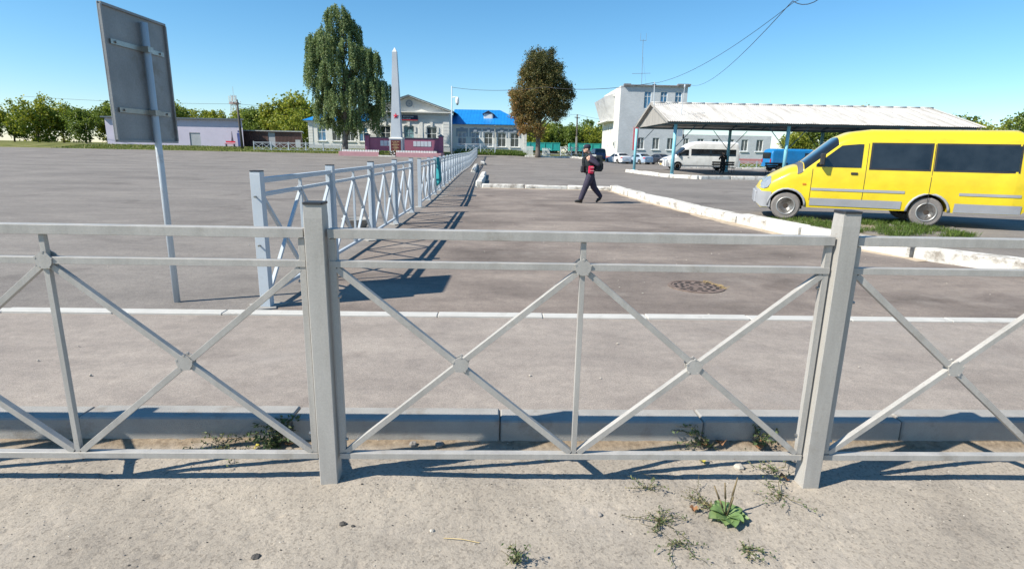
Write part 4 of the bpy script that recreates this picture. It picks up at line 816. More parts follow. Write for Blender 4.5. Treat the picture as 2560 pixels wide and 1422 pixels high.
class Body:          # x from 0 (nose) to L (tail); top profile, bottom profile and plan width give a closed shell
    def __init__(s, top, bot, wid, tum=.12, belt=1.1, crown=.22, hmax=2.2):
        s.top, s.bot, s.wid, s.tum, s.belt, s.crown, s.h = top, bot, wid, tum, belt, crown, hmax
    def pt(s, x, t, sg):
        zt_, zb_, w_ = lerp(s.top, x), lerp(s.bot, x), lerp(s.wid, x); r_ = min(s.crown, (zt_ - zb_) * .35); zs = zt_ - r_
        if t <= .7:
            q = t / .7; z = zb_ + (zs - zb_) * q; y = w_
        else:
            a = (t - .7) / .3 * math.pi / 2; z = zs + r_ * math.sin(a) ** .8; y = w_ * max(0, math.cos(a)) ** .45
        y *= 1 - s.tum * max(0, z - s.belt) / (s.h - s.belt)
        y *= 1 - .05 * max(0, (.55 - z) / .4)
        return Vector((x, sg * y, z))
    def nrm(s, x, t, sg):
        e = .02; t2 = min(t + e, 1.0); t1 = t2 - 2 * e; d = (s.pt(x + e, t, sg) - s.pt(x - e, t, sg)).cross(s.pt(x, t2, sg) - s.pt(x, t1, sg))
        if d.length < 1e-9: return Vector((0, 0, 1))
        d.normalize(); c = Vector((x, 0, .9)); p = s.pt(x, t, sg); return d if d.dot(p - c) > 0 else -d
    def tz(s, x, z):
        zt_, zb_ = lerp(s.top, x), lerp(s.bot, x); r_ = min(s.crown, (zt_ - zb_) * .35); zs = zt_ - r_; return .7 * (z - zb_) / (zs - zb_)
    def shell(s, name, m, par, xs, wells=()):
        ts = lin(0, .7, 9) + [.7 + .3 * k / 9 for k in range(1, 10)]; mb = MB(); rings = []
        for x in xs: rings.append([s.pt(x, t, 1) for t in ts] + [s.pt(x, t, -1) for t in reversed(ts[:-1])])
        mb.loft(rings); o = mb.build(name, m, par, smooth=True, world=False)
        for (x, r_, z) in wells:
            c = MB().disc((x, 0, z), r_, 4, 'y', 32).build('cut', ARCH, par, world=False); md = o.modifiers.new('b', 'BOOLEAN'); md.object = c; md.operation = 'DIFFERENCE'; md.solver = 'EXACT'
        if wells:
            apply_mods(o)
            for c in [q for q in par.children if q.name.startswith('cut')]: bpy.data.objects.remove(c)
        try: o.data.set_sharp_from_angle(angle=R(32))
        except Exception: pass
        return o
    def side(s, name, m, par, poly, sg, off=.008, n=7):   # patch on the side: list of (x, zlow, zhigh)
        mb = MB(); vs = []
        for x, zl, zh in poly:
            for k in range(n + 1):
                t = s.tz(x, zl + (zh - zl) * k / n); vs.append(s.pt(x, t, sg) + s.nrm(x, t, sg) * off)
        N = n + 1; mb.add(vs, [(i * N + k, (i + 1) * N + k, (i + 1) * N + k + 1, i * N + k + 1) for i in range(len(poly) - 1) for k in range(n)])
        return mb.build(name, m, par, smooth=True, world=False, fix=False)
    def topp(s, name, m, par, xs, t0=.76, off=.008):
        mb = MB(); ts = [t0 + (1 - t0) * k / 6 for k in range(7)]; N = 13; vs = []
        for x in xs: vs += [s.pt(x, t, 1) + s.nrm(x, t, 1) * off for t in ts] + [s.pt(x, t, -1) + s.nrm(x, t, -1) * off for t in reversed(ts[:-1])]
        mb.add(vs, [(i * N + k, (i + 1) * N + k, (i + 1) * N + k + 1, i * N + k + 1) for i in range(len(xs) - 1) for k in range(N - 1)])
        return mb.build(name, m, par, smooth=True, world=False, fix=False)
def van(label, cat, loc, rz, paintm, lower, L, prof, wb, wr, trim, side_windows, hmax, tyre=TYRE, plate=PLT):
    t = thing('van', label, cat, loc, rz); top, bot, wid = prof
    B = Body(top, bot, wid, .13, 1.15, .26, hmax); xs = sorted(set(lin(0, L, 40) + [q[0] for q in top] + [.02, .06, .12, L - .02, L - .08]))
    B.shell('body', paintm, t, xs, [(wb[0], wr * 1.24, wr), (wb[1], wr * 1.24, wr)])
    for x in wb:
        for s in (-1, 1): wheel(t, x, s * (lerp(wid, x) - .13), wr, .2, s, tyre)
        MB().box(x - wr * 1.2, x + wr * 1.2, -.62, .62, .25, wr * 2.1).build('wheel_well', ARCH, t, world=False)
    for s in (-1, 1):
        for kind, poly in side_windows: B.side(kind, GCAR if 'window' in kind else lower, t, poly, s, .009 if 'window' in kind else .012)
        for x in wb:      # arch lip
            m = MB(); pts = []
            for k in range(13):
                a = math.pi * k / 12; X, Z = x + wr * 1.25 * math.cos(a), wr + wr * 1.25 * math.sin(a)
                p = B.pt(X, B.tz(X, max(Z, lerp(bot, X) + .01)), s); pts.append((p.x, p.y + s * .004, max(Z, lerp(bot, X))))
            m.tube(pts, .028, 6).build('arch_trim', lower, t, smooth=True, world=False)
    return t, B
def pw(a, b): return [(a + (b - a) * k / 6) for k in range(7)]
# white high-roof minibus
top = [(0, .62), (.04, .95), (.12, 1.04), (.5, 1.20), (1.0, 1.34), (1.15, 1.42), (1.95, 2.14), (2.3, 2.42), (2.75, 2.62), (3.3, 2.70), (6.75, 2.70), (6.95, 2.64), (7.05, 2.3), (7.1, .6)]
bot = [(0, .42), (.1, .34), (.6, .32), (7.0, .36), (7.1, .45)]; wid = [(0, .62), (.05, .80), (.2, .93), (.6, 1.0), (1.4, 1.03), (6.8, 1.03), (7.1, .98)]
WPT = paint('white van paint', (.86, .87, .87), .3); sw1 = [('door_window', [(1.32, 1.30, 1.36), (1.6, 1.32, 1.62), (1.9, 1.33, 1.88), (2.2, 1.34, 1.9), (2.3, 1.34, 1.9)]), ('side_window', [(x, 1.36, 1.98) for x in lin(2.52, 6.75, 16)]), ('bumper', [(.06, .43, .86), (.15, .36, .86), (.35, .35, .80), (.5, .35, .62)]), ('sill_trim', [(x, .38, .50) for x in lin(1.85, 5.3, 10)])]
vn, B = van('white high-roof minibus parked behind the shelter posts', 'minibus', (14.15, 56.1, 0), R(0), WPT, GREYB, 7.1, (top, bot, wid), (1.32, 5.75), .36, None, sw1, 2.7)
B.topp('windscreen', GCAR, vn, lin(1.2, 1.93, 6), .74); MB().bbox(-.03, .02, -.5, .5, .62, .86, .01).build('grille', BLACKP, vn, world=False); MB().bbox(-.05, .0, -.26, .26, .46, .58, .005).build('number_plate', PLT, vn, world=False)
for s in (-1, 1): B.side('headlamp', LAMP, vn, [(.05, .80, .92), (.15, .80, .99), (.35, .84, 1.02)], s, .014); MB().bbox(1.28, 1.38, s * 1.12 - .08, s * 1.12 + .08, 1.3, 1.62, .02).build('mirror', BLACKP, vn, world=False); MB().bbox(7.06, 7.1, s * .9 - .06, s * .9 + .06, .9, 1.5, .01).build('tail_lamp', REDL, vn, world=False); MB().bbox(2.2, 2.34, s * 1.035 - .012, s * 1.035 + .012, 1.16, 1.21, .004).build('door_handle', BLACKP, vn, world=False)
# yellow minibus in front
top = [(0, .55), (.03, .72), (.10, .88), (.35, 1.08), (.7, 1.28), (.95, 1.36), (1.7, 2.02), (1.95, 2.14), (2.4, 2.2), (5.2, 2.2), (5.38, 2.12), (5.46, 1.7), (5.5, .6)]
bot = [(0, .38), (.12, .27), (.5, .26), (.7, .32), (5.4, .36), (5.5, .45)]; wid = [(0, .55), (.05, .74), (.2, .88), (.6, .955), (1.4, .985), (5.2, .985), (5.5, .93)]
YPT = paint('yellow van paint', (.80, .60, .02), .28)
sw2 = [('door_window', [(1.25, 1.30, 1.36), (1.5, 1.30, 1.58), (1.75, 1.30, 1.80), (2.1, 1.30, 1.84), (2.2, 1.30, 1.84)]), ('side_window', [(x, 1.30, 1.84) for x in lin(2.4, 3.55, 6)]), ('side_window', [(x, 1.30, 1.84) for x in lin(3.68, 5.2, 7)]), ('sill_trim', [(x, .38, .56) for x in lin(1.2, 3.12, 10)])]
vy, B = van('yellow minibus with grey bumper parked on the grassy verge', 'minibus', (6.44, 15.36, 0), R(-20), YPT, GREYB, 5.5, (top, bot, wid), (.69, 3.65), .335, None, sw2, 2.2, TYREG)
vb = [c for c in vy.children if c.name.startswith('body')][0]; vb.data.materials.append(GREYB)
for p in vb.data.polygons:
    if p.center.x < .03: p.material_index = 1
MB().bbox(-.035, .03, -.57, .57, .36, .665, .02).build('bumper_front', GREYB, vy, world=False)
for s in (-1, 1): B.side('bumper', GREYB, vy, [(x, lerp(bot, x) + .02, .675 - .03 * x) for x in (.015, .03, .05, .08, .12, .16, .2, .25, .3, .335)], s, .014, 8)
for s in (-1, 1):
    for (xa, xb, za, zb2) in ((2.36, 3.59, 1.26, 1.88), (3.64, 5.24, 1.26, 1.88)): B.side('rubber_seal', BLACKP, vy, [(x, za, zb2) for x in lin(xa, xb, 7)], s, .005)
    B.side('body_moulding', GREYB, vy, [(x, .74, .80) for x in lin(1.2, 3.15, 8)], s, .012); B.side('body_moulding', GREYB, vy, [(x, .74, .80) for x in lin(4.2, 5.35, 8)], s, .012)
    B.side('indicator', mat('amber lamp', (.6, .2, .02), .3) if 'amber lamp' not in bpy.data.materials else bpy.data.materials['amber lamp'], vy, [(1.0, .86, .90), (1.08, .86, .90)], s, .012); B.side('rear_skirt', GREYB, vy, [(x, lerp(bot, x) + .01, .56) for x in lin(4.15, 5.4, 8)], s, .012)
B.topp('windscreen', GCAR, vy, lin(1.0, 1.68, 6), .74); B.topp('cowl', mat('dark cowl', (.10, .10, .11), .7), vy, lin(.86, .985, 3), .72)
for s in (-1, 1): B.side('headlamp', LAMP, vy, [(.06, .70, .76), (.10, .70, .83), (.16, .71, .90), (.24, .75, .95), (.31, .83, .96)], s, .012); MB().bbox(1.3, 1.4, s * 1.1 - .08, s * 1.1 + .08, 1.34, 1.62, .02).build('mirror', BLACKP, vy, world=False); MB().bbox(2.0, 2.14, s * .995 - .012, s * .995 + .012, 1.14, 1.19, .004).build('door_handle', BLACKP, vy, world=False); MB().bbox(5.47, 5.5, s * .82 - .06, s * .82 + .06, .8, 1.3, .01).build('tail_lamp', REDL, vy, world=False)
for s in (-1, 1):
    for xq in (1.18, 2.3, 3.62): B.side('panel_gap', BLACKP, vy, [(xq, .5, 1.86 if xq > 2 else 1.25), (xq + .012, .5, 1.86 if xq > 2 else 1.25)], s, .004)
# blue van under the shelter's right half
top = [(0, .7), (.05, 1.9), (.15, 2.1), (.4, 2.18), (4.2, 2.18), (4.5, 2.1), (4.6, .7)]; bot = [(0, .45), (4.6, .45)]; wid = [(0, .85), (.15, .95), (4.4, .95), (4.6, .85)]
BPT = paint('blue van paint', (.012, .20, .50), .35); bv, B = van('bright blue boxy van parked beyond the shelter', 'van', (24.9, 57.6, 0), R(6), BPT, BPT, 4.6, (top, bot, wid), (.9, 3.6), .33, None, [('door_window', [(x, 1.3, 1.8) for x in lin(3.4, 4.1, 5)])], 2.18)
MB().bbox(-.04, .0, -.7, .7, 1.25, 1.8, .01).build('rear_window', GCAR, bv, world=False)
for s in (-1, 1): MB().bbox(-.03, .02, s * .78 - .07, s * .78 + .07, .85, 1.2, .01).build('tail_lamp', REDL, bv, world=False)
# sedans
def sedan(label, loc, rz, m, suv=False, cat='car'):
    t = thing('parked_car', label, cat, loc, rz, 'cars parked by the control building')
    if suv: L = 4.1; top = [(0, .6), (.04, .9), (.2, 1.02), (1.2, 1.1), (1.75, 1.62), (2.0, 1.72), (3.7, 1.72), (3.95, 1.62), (4.05, 1.1), (4.1, .6)]; wins = [('side_window', [(1.45, 1.05, 1.1), (1.75, 1.05, 1.42), (2.4, 1.05, 1.45)]), ('side_window', [(2.5, 1.05, 1.45), (3.2, 1.05, 1.45)]), ('side_window', [(3.3, 1.05, 1.45), (3.85, 1.05, 1.4)])]; H_ = 1.72; wb = (.75, 3.2); wx_, rx = (1.25, 1.72), (3.9, 4.04); pl = (.3, .38)
    else: L = 4.5; top = [(0, .5), (.05, .68), (.25, .78), (1.25, .94), (1.5, 1.0), (2.15, 1.40), (2.5, 1.45), (3.1, 1.44), (3.4, 1.38), (3.95, 1.08), (4.35, 1.05), (4.46, .95), (4.5, .55)]; wins = [('side_window', [(1.75, .96, 1.0), (2.15, .96, 1.25), (2.6, .95, 1.28)]), ('side_window', [(2.68, .95, 1.28), (3.1, .96, 1.26), (3.5, .98, 1.1)])]; H_ = 1.45; wb = (.85, 3.5); wx_, rx = (1.55, 2.12), (3.38, 3.92)
    B = Body(top, [(0, .28), (.1, .2), (L - .1, .24), (L, .32)], [(0, .6), (.08, .74), (.3, .84), (1, .88), (L - .6, .88), (L - .1, .8), (L, .7)], .30 if not suv else .18, .92, .16, H_)
    B.shell('body', m, t, sorted(set(lin(0, L, 30) + [q[0] for q in top])), [(x, .37, .31) for x in wb])
    for x in wb:
        for s in (-1, 1): wheel(t, x, s * .76, .31, .18, s)
        MB().box(x - .36, x + .36, -.62, .62, .22, .66).build('wheel_well', ARCH, t, world=False)
    for s in (-1, 1):
        for nme, p in wins: B.side(nme, GCAR, t, p, s, .008, 4)
        B.side('tail_lamp', REDL, t, [(L - .32, .78, .92), (L - .12, .76, .92), (L - .04, .76, .9)], s, .012, 3); B.side('headlamp', LAMP, t, [(.05, .55, .66), (.2, .58, .74), (.4, .62, .76)], s, .012, 3)
    B.topp('windscreen', GCAR, t, lin(wx_[0], wx_[1], 5), .78); B.topp('rear_window', GCAR, t, lin(rx[0], rx[1], 5), .78)
    MB().bbox(L - .01, L + .02, -.26, .26, .62, .73, .004).build('number_plate', TRIMW, t, world=False)
    return t
def heading(rx_, ry_, l, rz):              # place by the tail so the car's own length points away
    return (rx_ - l * math.cos(rz), ry_ - l * math.sin(rz), zt(rx_, ry_))
for lab, x, y, rz, m, suv in (('white sedan seen from behind next to the pale post', 15.2, 78.8, R(-68), paint('white car paint', (.78, .79, .8)), False), ('silver blue sedan between the white and the dark car', 18.1, 78.2, R(-62), paint('silver blue paint', (.36, .45, .56)), False),
                              ('dark grey sedan half hidden by the white minibus', 21.0, 79.0, R(-58), paint('dark grey paint', (.04, .045, .06)), False), ('dark blue off-road car behind the walking man', 12.2, 82.6, R(-84), paint('dark blue paint', (.012, .035, .11)), True)):
    sedan(lab, heading(x, y, 4.1 if suv else 4.5, rz), rz, m, suv)
# ------------------------------------------------------------------ people
SKIN = mat('skin', (.50, .30, .22), .55, 0, .05, 20, 80); UNI = mat('dark blue uniform cloth', (.020, .021, .038), .85, 0, .25, 7, 60, .3); VEST = mat('dark vest cloth', (.014, .020, .024), .85, 0, .2, 9, 60, .3); SHOE = mat('black shoe leather', (.008, .008, .008), .4, 0, .1); PUR = mat('worn uniform cloth', (.035, .030, .055), .85, 0, .25, 9, 50, .3); JKT = mat('black jacket cloth', (.012, .012, .014), .85, 0, .2, 8, 40)
def person(name, label, loc, rz, build, rule, mats, vox=.013):
    m = MB()
    def cap(p0, r0, p1, r1, n=12):
        p0 = Vector(p0); p1 = Vector(p1); d = (p1 - p0); L = d.length; pts = []; rs = []
        for k in range(5): a = math.pi / 2 * (1 - k / 4); pts.append(p0 - d.normalized() * r0 * math.sin(a)); rs.append(max(.001, r0 * math.cos(a)))
        for k in range(5): a = math.pi / 2 * k / 4; pts.append(p1 + d.normalized() * r1 * math.sin(a)); rs.append(max(.001, r1 * math.cos(a)))
        m.tube(pts, rs, n)
    def tor(rows):                      # rows of (x, y, z, rx, ry)
        n = 20; m.loft([[(x + rx * math.cos(2 * math.pi * k / n), y + ry * math.sin(2 * math.pi * k / n), z) for k in range(n)] for x, y, z, rx, ry in rows])
    build(m, cap, tor)
    o = m.build('person', None, None, smooth=True); md = o.modifiers.new('r', 'REMESH'); md.mode = 'VOXEL'; md.voxel_size = vox; md.use_smooth_shade = True
    s = o.modifiers.new('s', 'SMOOTH'); s.iterations = 3; s.factor = .5; apply_mods(o)
    for q in mats: o.data.materials.append(q)
    for p in o.data.polygons: p.material_index = rule(p.center); p.use_smooth = True
    o.name = name; o.location = loc; o.rotation_euler = (0, 0, rz); tag(o, label, 'person'); return o
def head(m, cap, c, s=1.0, fwd=-1):
    x, y, z = c; f = fwd
    m.ell((x, y, z), .096 * s, .078 * s, .118 * s, 16, 12); m.ell((x + f * .028, y, z - .06), .072, .060, .068, 12, 8); m.ell((x + f * .103, y, z - .022), .020, .014, .024, 8, 6); m.ell((x + f * .085, y, z - .075), .02, .028, .012, 8, 6)
    m.ell((x + f * .088, y, z + .022), .014, .05, .012, 8, 6)
    for s_ in (-1, 1): m.ell((x + .012, y + s_ * .080, z - .015), .018, .012, .032, 8, 6)
def hand(m, cap, w_, d, n_, side):      # palm with four curled fingers and a thumb
    w_ = Vector(w_); d = Vector(d).normalized(); n_ = Vector(n_).normalized(); s_ = d.cross(n_).normalized() * side; pc = w_ + d * .05
    cap(w_, .030, w_ + d * .04, .034); 
    for k, L in enumerate((.034, .038, .036, .028)):
        b = w_ + d * .075 + s_ * (.030 - .020 * k); cap(w_ + d * .03 + s_ * (.02 - .013 * k), .016, b, .0105, 8); e = b + d * L * .7 + n_ * L * .5; cap(b, .0100, e, .0092, 8); cap(e, .0092, e + n_ * L * .7 - d * L * .3, .008, 8)
    tb_ = w_ + d * .03 + s_ * .034; cap(w_ + d * .012 + s_ * .02, .014, tb_, .012, 8); cap(tb_, .0118, tb_ + d * .035 + s_ * .012 + n_ * .012, .009, 8)
def shoe(m, cap, ank, toe, heel):
    cap(heel, .040, toe, .036); cap(ank, .046, heel, .042); m.ell(((toe[0] + heel[0]) / 2, toe[1], min(toe[2], heel[2]) + .01 + abs(toe[2] - heel[2]) / 2), .12 if abs(toe[2] - heel[2]) < .08 else .07, .046, .045, 10, 6)
def walker(m, cap, tor):
    L, Rr = -.105, .10
    tor([(-.02, 0, .80, .115, .165), (-.03, 0, .90, .135, .185), (-.05, 0, 1.00, .165, .20), (-.065, 0, 1.12, .18, .21), (-.075, 0, 1.25, .195, .22), (-.065, 0, 1.36, .175, .22), (-.05, 0, 1.43, .13, .19), (-.05, 0, 1.475, .07, .09)])
    cap((-.055, 0, 1.45), .062, (-.12, 0, 1.56), .058); head(m, cap, (-.155, 0, 1.615))
    for s in (-1, 1): cap((-.05, s * .17, 1.405), .085, (-.03, s * .215, 1.37), .078)
    cap((-.02, L, .83), .13, (-.165, L - .01, .475), .098); cap((-.165, L - .01, .475), .096, (-.285, L, .13), .078); shoe(m, cap, (-.29, L, .10), (-.44, L - .015, .055), (-.265, L, .045))
    cap((-.01, Rr, .83), .13, (.125, Rr, .475), .098); cap((.125, Rr, .475), .096, (.335, Rr, .215), .07); shoe(m, cap, (.34, Rr, .20), (.235, Rr, .045), (.345, Rr, .15))
    cap((-.03, -.225, 1.375), .074, (.165, -.29, 1.165), .060); cap((.165, -.29, 1.165), .060, (-.10, -.255, 1.285), .042); hand(m, cap, (-.115, -.25, 1.30), (-.5, .25, .75), (.3, .9, .1), 1)
    cap((-.03, .225, 1.375), .074, (.06, .29, 1.12), .060); cap((.06, .29, 1.12), .058, (-.17, .20, 1.08), .040); hand(m, cap, (-.18, .19, 1.075), (-.95, -.2, -.1), (.1, -.8, -.5), -1)
def wrule(c):
    if c.z > 1.51: return 4 if (c.x > -.135 and c.z > 1.585 and not (abs(c.y) > .07 and c.z < 1.64)) else 0
    if (c - Vector((-.15, -.23, 1.35))).length < .085 and c.y < -.2 and c.x < -.09: return 0
    if (c - Vector((-.24, .18, 1.06))).length < .08 and c.x < -.185: return 0
    if c.z < .115 or (c.x > .2 and c.z < .16): return 2
    if c.z < .88: return 3
    if abs(c.y) > .225: return 3
    return 1
px_, py_ = 2.34, 17.66
mn = person('person', 'walking man in dark uniform and cap carrying a backpack and red pouch', (px_, py_, .006), 0, walker, wrule, [SKIN, VEST, SHOE, PUR, mat('dark short hair', (.035, .025, .02), .8, 0, .2, 60)], .0105)
for s in (-1, 1): MB().ell((-.238, s * .032, 1.628), .008, .013, .006, 8, 6).build('eye', BLACKP, mn, smooth=True, world=False)
def kid(mb, name, m_, smooth=True): o = mb.build(name, m_, mn, smooth=smooth, world=False); return o
c = MB(); rr = []
for z, a in ((1.645, 1.0), (1.665, 1.06), (1.70, 1.04), (1.735, .86), (1.758, .55), (1.765, .05)): rr.append([(-.148 + .105 * a * math.cos(2 * math.pi * k / 20), .088 * a * math.sin(2 * math.pi * k / 20), z) for k in range(20)])
c.loft(rr); kid(c, 'cap', UNI); MB().prismz([(-.20, -.078), (-.27, -.066), (-.315, -.03), (-.325, 0), (-.315, .03), (-.27, .066), (-.20, .078)], 1.652, 1.662).build('cap_peak', UNI, mn, world=False); MB().bbox(-.262, -.252, -.02, .02, 1.69, 1.72, .003).build('cap_badge', TRIMW, mn, world=False)
b_o = MB().bbox(.10, .32, -.20, .20, .96, 1.44, .035); kid(b_o, 'backpack', VEST, False); MB().bbox(.322, .35, -.14, .14, 1.02, 1.2, .02).build('backpack_pocket', UNI, mn, world=False)
for s in (-1, 1): MB().tube([(.13, s * .12, 1.38), (.02, s * .15, 1.475), (-.12, s * .15, 1.45), (-.265, s * .14, 1.33), (-.255, s * .15, 1.15), (0, s * .19, 1.0)], .018, 6).build('strap', VEST, mn, smooth=True, world=False)
MB().bbox(-.02, .10, -.262, -.235, 1.40, 1.455, .006).build('shoulder_patch', TRIMW, mn, world=False)
REDP = mat('red pouch fabric', (.62, .010, .07), .7, 0, .1, 12, 60); MB().bbox(-.11, .04, -.315, -.205, .90, 1.12, .016).build('red_pouch', REDP, mn, world=False)
for k in range(4): MB().bbox(-.08 + .004 * k, .053, -.332, -.322, .93 + .05 * k, .938 + .05 * k, .002).build('pouch_clip', TRIMW if k % 2 else BLACKP, mn, world=False)
MB().bbox(-.33, -.21, -.16, -.02, .92, 1.13, .03).build('hip_bag', BLACKP, mn, world=False); MB().tube([(-.19, -.05, .93), (-.19, .1, .94)], .03, 6).build('belt_loop', BLACKP, mn, world=False)
bl = MB(); n = 24; bl.loft([[(-.04 + .155 * q * math.cos(2 * math.pi * k / n), .20 * q * math.sin(2 * math.pi * k / n), z) for k in range(n)] for z, q in ((.945, 1.0), (.945, 1.04), (.995, 1.04), (.995, 1.0))]); bl.build('belt', BLACKP, mn, world=False)
MB().bbox(-.205, -.20, -.06, .06, 1.2, 1.3, .002).build('chest_pocket', UNI, mn, world=False)
def stander(m, cap, tor):
    tor([(0, 0, .80, .12, .17), (0, 0, .92, .13, .18), (0, 0, 1.06, .14, .19), (0, 0, 1.22, .15, .215), (0, 0, 1.36, .145, .215), (0, 0, 1.43, .11, .18), (0, 0, 1.48, .06, .08)])
    cap((0, 0, 1.46), .06, (-.02, 0, 1.55), .056); head(m, cap, (-.03, 0, 1.61))
    for s in (-1, 1):
        cap((0, s * .17, 1.41), .085, (.01, s * .215, 1.37), .078); cap((0, s * .10, .83), .115, (-.015, s * .105, .47), .078); cap((-.015, s * .105, .47), .075, (.02, s * .11, .12), .058); shoe(m, cap, (.02, s * .11, .1), (-.15, s * .13, .05), (.04, s * .11, .045))
        cap((.0, s * .22, 1.375), .072, (-.06, s * .30, 1.13), .058); cap((-.06, s * .30, 1.13), .056, (-.24, s * .14, 1.34), .04); hand(m, cap, (-.245, s * .13, 1.35), (-.5, -s * .3, .7), (-.3, -s * .8, .1), s)
def srule(c):
    if c.z > 1.51 and not (c.z > 1.66 or (c.x > .02 and c.z > 1.6)): return 0
    if c.x < -.225 and 1.3 < c.z < 1.5: return 0
    if c.z < .115: return 2
    return 1
sp_ = person('person', 'standing figure in black clothes holding a phone in the shade of the shelter', (17.3, 48.3, .013), R(50), stander, srule, [SKIN, JKT, SHOE], .014)
MB().bbox(-.335, -.322, -.04, .04, 1.40, 1.54, .004).build('phone', BLACKP, sp_, world=False)

# ------------------------------------------------------------------ foliage
def quads(name, C, A, B_, rv, m, parent=None, kind=None, loc=None):
    n = len(C); V = np.empty((n, 4, 3), np.float32); V[:, 0] = C - A * .5; V[:, 1] = C + B_ * .5; V[:, 2] = C + A * .5; V[:, 3] = C - B_ * .5
    if loc is not None: V -= np.array(loc, np.float32)
    me = bpy.data.meshes.new(name); me.vertices.add(n * 4); me.vertices.foreach_set('co', V.ravel()); me.loops.add(n * 4); me.loops.foreach_set('vertex_index', np.arange(n * 4, dtype=np.int32)); me.polygons.add(n); me.polygons.foreach_set('loop_start', np.arange(0, n * 4, 4, dtype=np.int32)); me.polygons.foreach_set('loop_total', np.full(n, 4, dtype=np.int32))
    me.update(calc_edges=True); a = me.attributes.new('rv', 'FLOAT', 'FACE'); a.data.foreach_set('value', rv.astype(np.float32)); me.materials.append(m)
    ob = bpy.data.objects.new(name, me); COL.objects.link(ob); ob.parent = parent
    if kind: ob['kind'] = kind
    return ob
rg = np.random.default_rng(5)
def unit(n): v = rg.normal(size=(n, 3)); return v / np.linalg.norm(v, axis=1, keepdims=True)
def leaves(C, size, elong, droop, rv): # leaf-shaped diamonds
    n = len(C); A = unit(n); A[:, 2] -= droop; A /= np.linalg.norm(A, axis=1, keepdims=True); B_ = np.cross(A, unit(n)); B_ /= np.linalg.norm(B_, axis=1, keepdims=True) + 1e-6
    s = size * rg.uniform(.7, 1.35, (n, 1)); return C, A * s * elong, B_ * s, rv
BARK = mat('birch bark', (.20, .18, .16), .9, 0, .35, 2.5, 20, .4, dirt=((.05, .045, .04), 1.8, .5)); BARKB = mat('grey brown bark', (.14, .115, .095), .9, 0, .3, 3, 25, .5, stretch=(1, 1, .2))
# --- weeping birch
bx_, by_ = -22.4, 77.0; bz_ = zt(bx_, by_); bt = thing('birch_tree', 'tall weeping birch with hanging strands beside the memorial', 'tree', (bx_, by_, bz_))
tr_ = MB(); tr_.tube([(bx_ - .1, by_, bz_ - .2), (bx_, by_, bz_ + .4), (bx_ + .1, by_, 3.2), (bx_ + .2, by_ + .1, 6.5), (bx_ + .3, by_, 10), (bx_ + .4, by_, 14), (bx_ + .3, by_, 18)], [.62, .42, .33, .27, .2, .12, .03], 12); tr_.build('trunk', BARK, bt, smooth=True)
# clusters: (x, dy, z_top, rx, ry, drop, strands)
CL = [(-22.6, 0, 18.7, 1.8, 1.6, 3.2, 130), (-21.6, .8, 17.4, 1.9, 1.8, 3.4, 110), (-23.9, -.5, 16.4, 1.5, 1.8, 3.2, 90), (-25.4, .3, 15.4, 1.6, 2.4, 4.4, 190), (-24.0, -2.0, 15.0, 1.7, 1.6, 3.6, 130), (-25.7, -.4, 12.4, 1.2, 2.4, 4.0, 120), (-21.2, -1.2, 14.6, 1.4, 1.8, 3.4, 110), (-19.9, .4, 14.2, 1.5, 2.2, 3.6, 130), (-18.5, 0, 13.6, 1.2, 1.9, 3.4, 120), (-20.9, .3, 16.0, 1.2, 1.6, 2.8, 70), (-20.6, 1.8, 12.2, 2.2, 2.0, 3.6, 120), (-22.8, -2.2, 12.2, 2.0, 1.5, 3.6, 120), (-24.5, -1.4, 10.2, 1.4, 2.0, 3.6, 120), (-24.2, -.8, 7.9, 1.7, 2.6, 2.9, 190), (-22.6, -2.2, 8.6, 1.5, 1.4, 3.2, 100), (-18.5, -.3, 10.2, 1.7, 2.6, 4.0, 170), (-17.1, .2, 9.8, 1.2, 2.0, 3.4, 110), (-17.6, .5, 7.6, 1.0, 1.6, 2.4, 60), (-20.2, -2.0, 9.9, 1.2, 1.2, 4.6, 110), (-20.3, -2.3, 6.0, .9, .9, 2.6, 70), (-19.2, 1.0, 7.0, 2.2, 2.0, 3.4, 130), (-23.2, 1.2, 6.5, 2.2, 2.0, 2.8, 110), (-22.4, 2.2, 10.5, 2.4, 1.8, 4.0, 110), (-22.0, 0, 5.2, 1.2, 1.2, 1.8, 60), (-24.9, .4, 5.6, 1.3, 1.6, 1.6, 60)]
lm = MB(); cs, rvs = [], []
for (x, dy, z, rx, ry, drop, ns) in CL:
    hub = Vector((x, by_ + dy, z - .5)); zt0 = min(z - 2.6, 15.5); lm.tube([(bx_ + .25, by_, max(2.8, zt0 - abs(x - bx_) * .5)), ((bx_ + x) / 2 + .1, by_ + dy * .5, z - 1.3), (hub.x, hub.y, hub.z)], [.11, .07, .02], 6)
    crv = rg.uniform(-.12, .12)
    for k in range(int(ns * 1.3)):
        if k % 7 == 0: ba, br, bl_ = rg.uniform(0, 2 * math.pi), math.sqrt(rg.uniform()), rg.uniform(.35, 1.0)
        a = ba + rg.normal() * .10; r_ = min(1.05, max(.02, br + rg.normal() * .06)); p = np.array([x + .86 * rx * r_ * math.cos(a), by_ + dy + .86 * ry * r_ * math.sin(a), z - 1.1 * r_ * r_ + rg.normal() * .15]); l = drop * bl_ * rg.uniform(.75, 1.08); nl = int(l / .075)
        q = np.linspace(0, 1, nl)[:, None]; out = np.array([math.cos(a), math.sin(a), 0]) * rg.uniform(.05, .45)
        sway = np.array([rg.normal() * .12, rg.normal() * .12, 0]); pts = p + out * np.sqrt(q) + sway * q * q + np.array([0, 0, -1.0]) * l * q + rg.normal(size=(nl, 3)) * np.array([.075, .075, .05]); cs.append(pts); rvs.append(np.clip(rg.normal(.5 + crv + .25 * (bl_ - .67), .17, nl), 0, 1))
C = np.concatenate(cs); rv = np.concatenate(rvs); C, A, B_, rv = leaves(C, .125, 1.7, .9, rv)
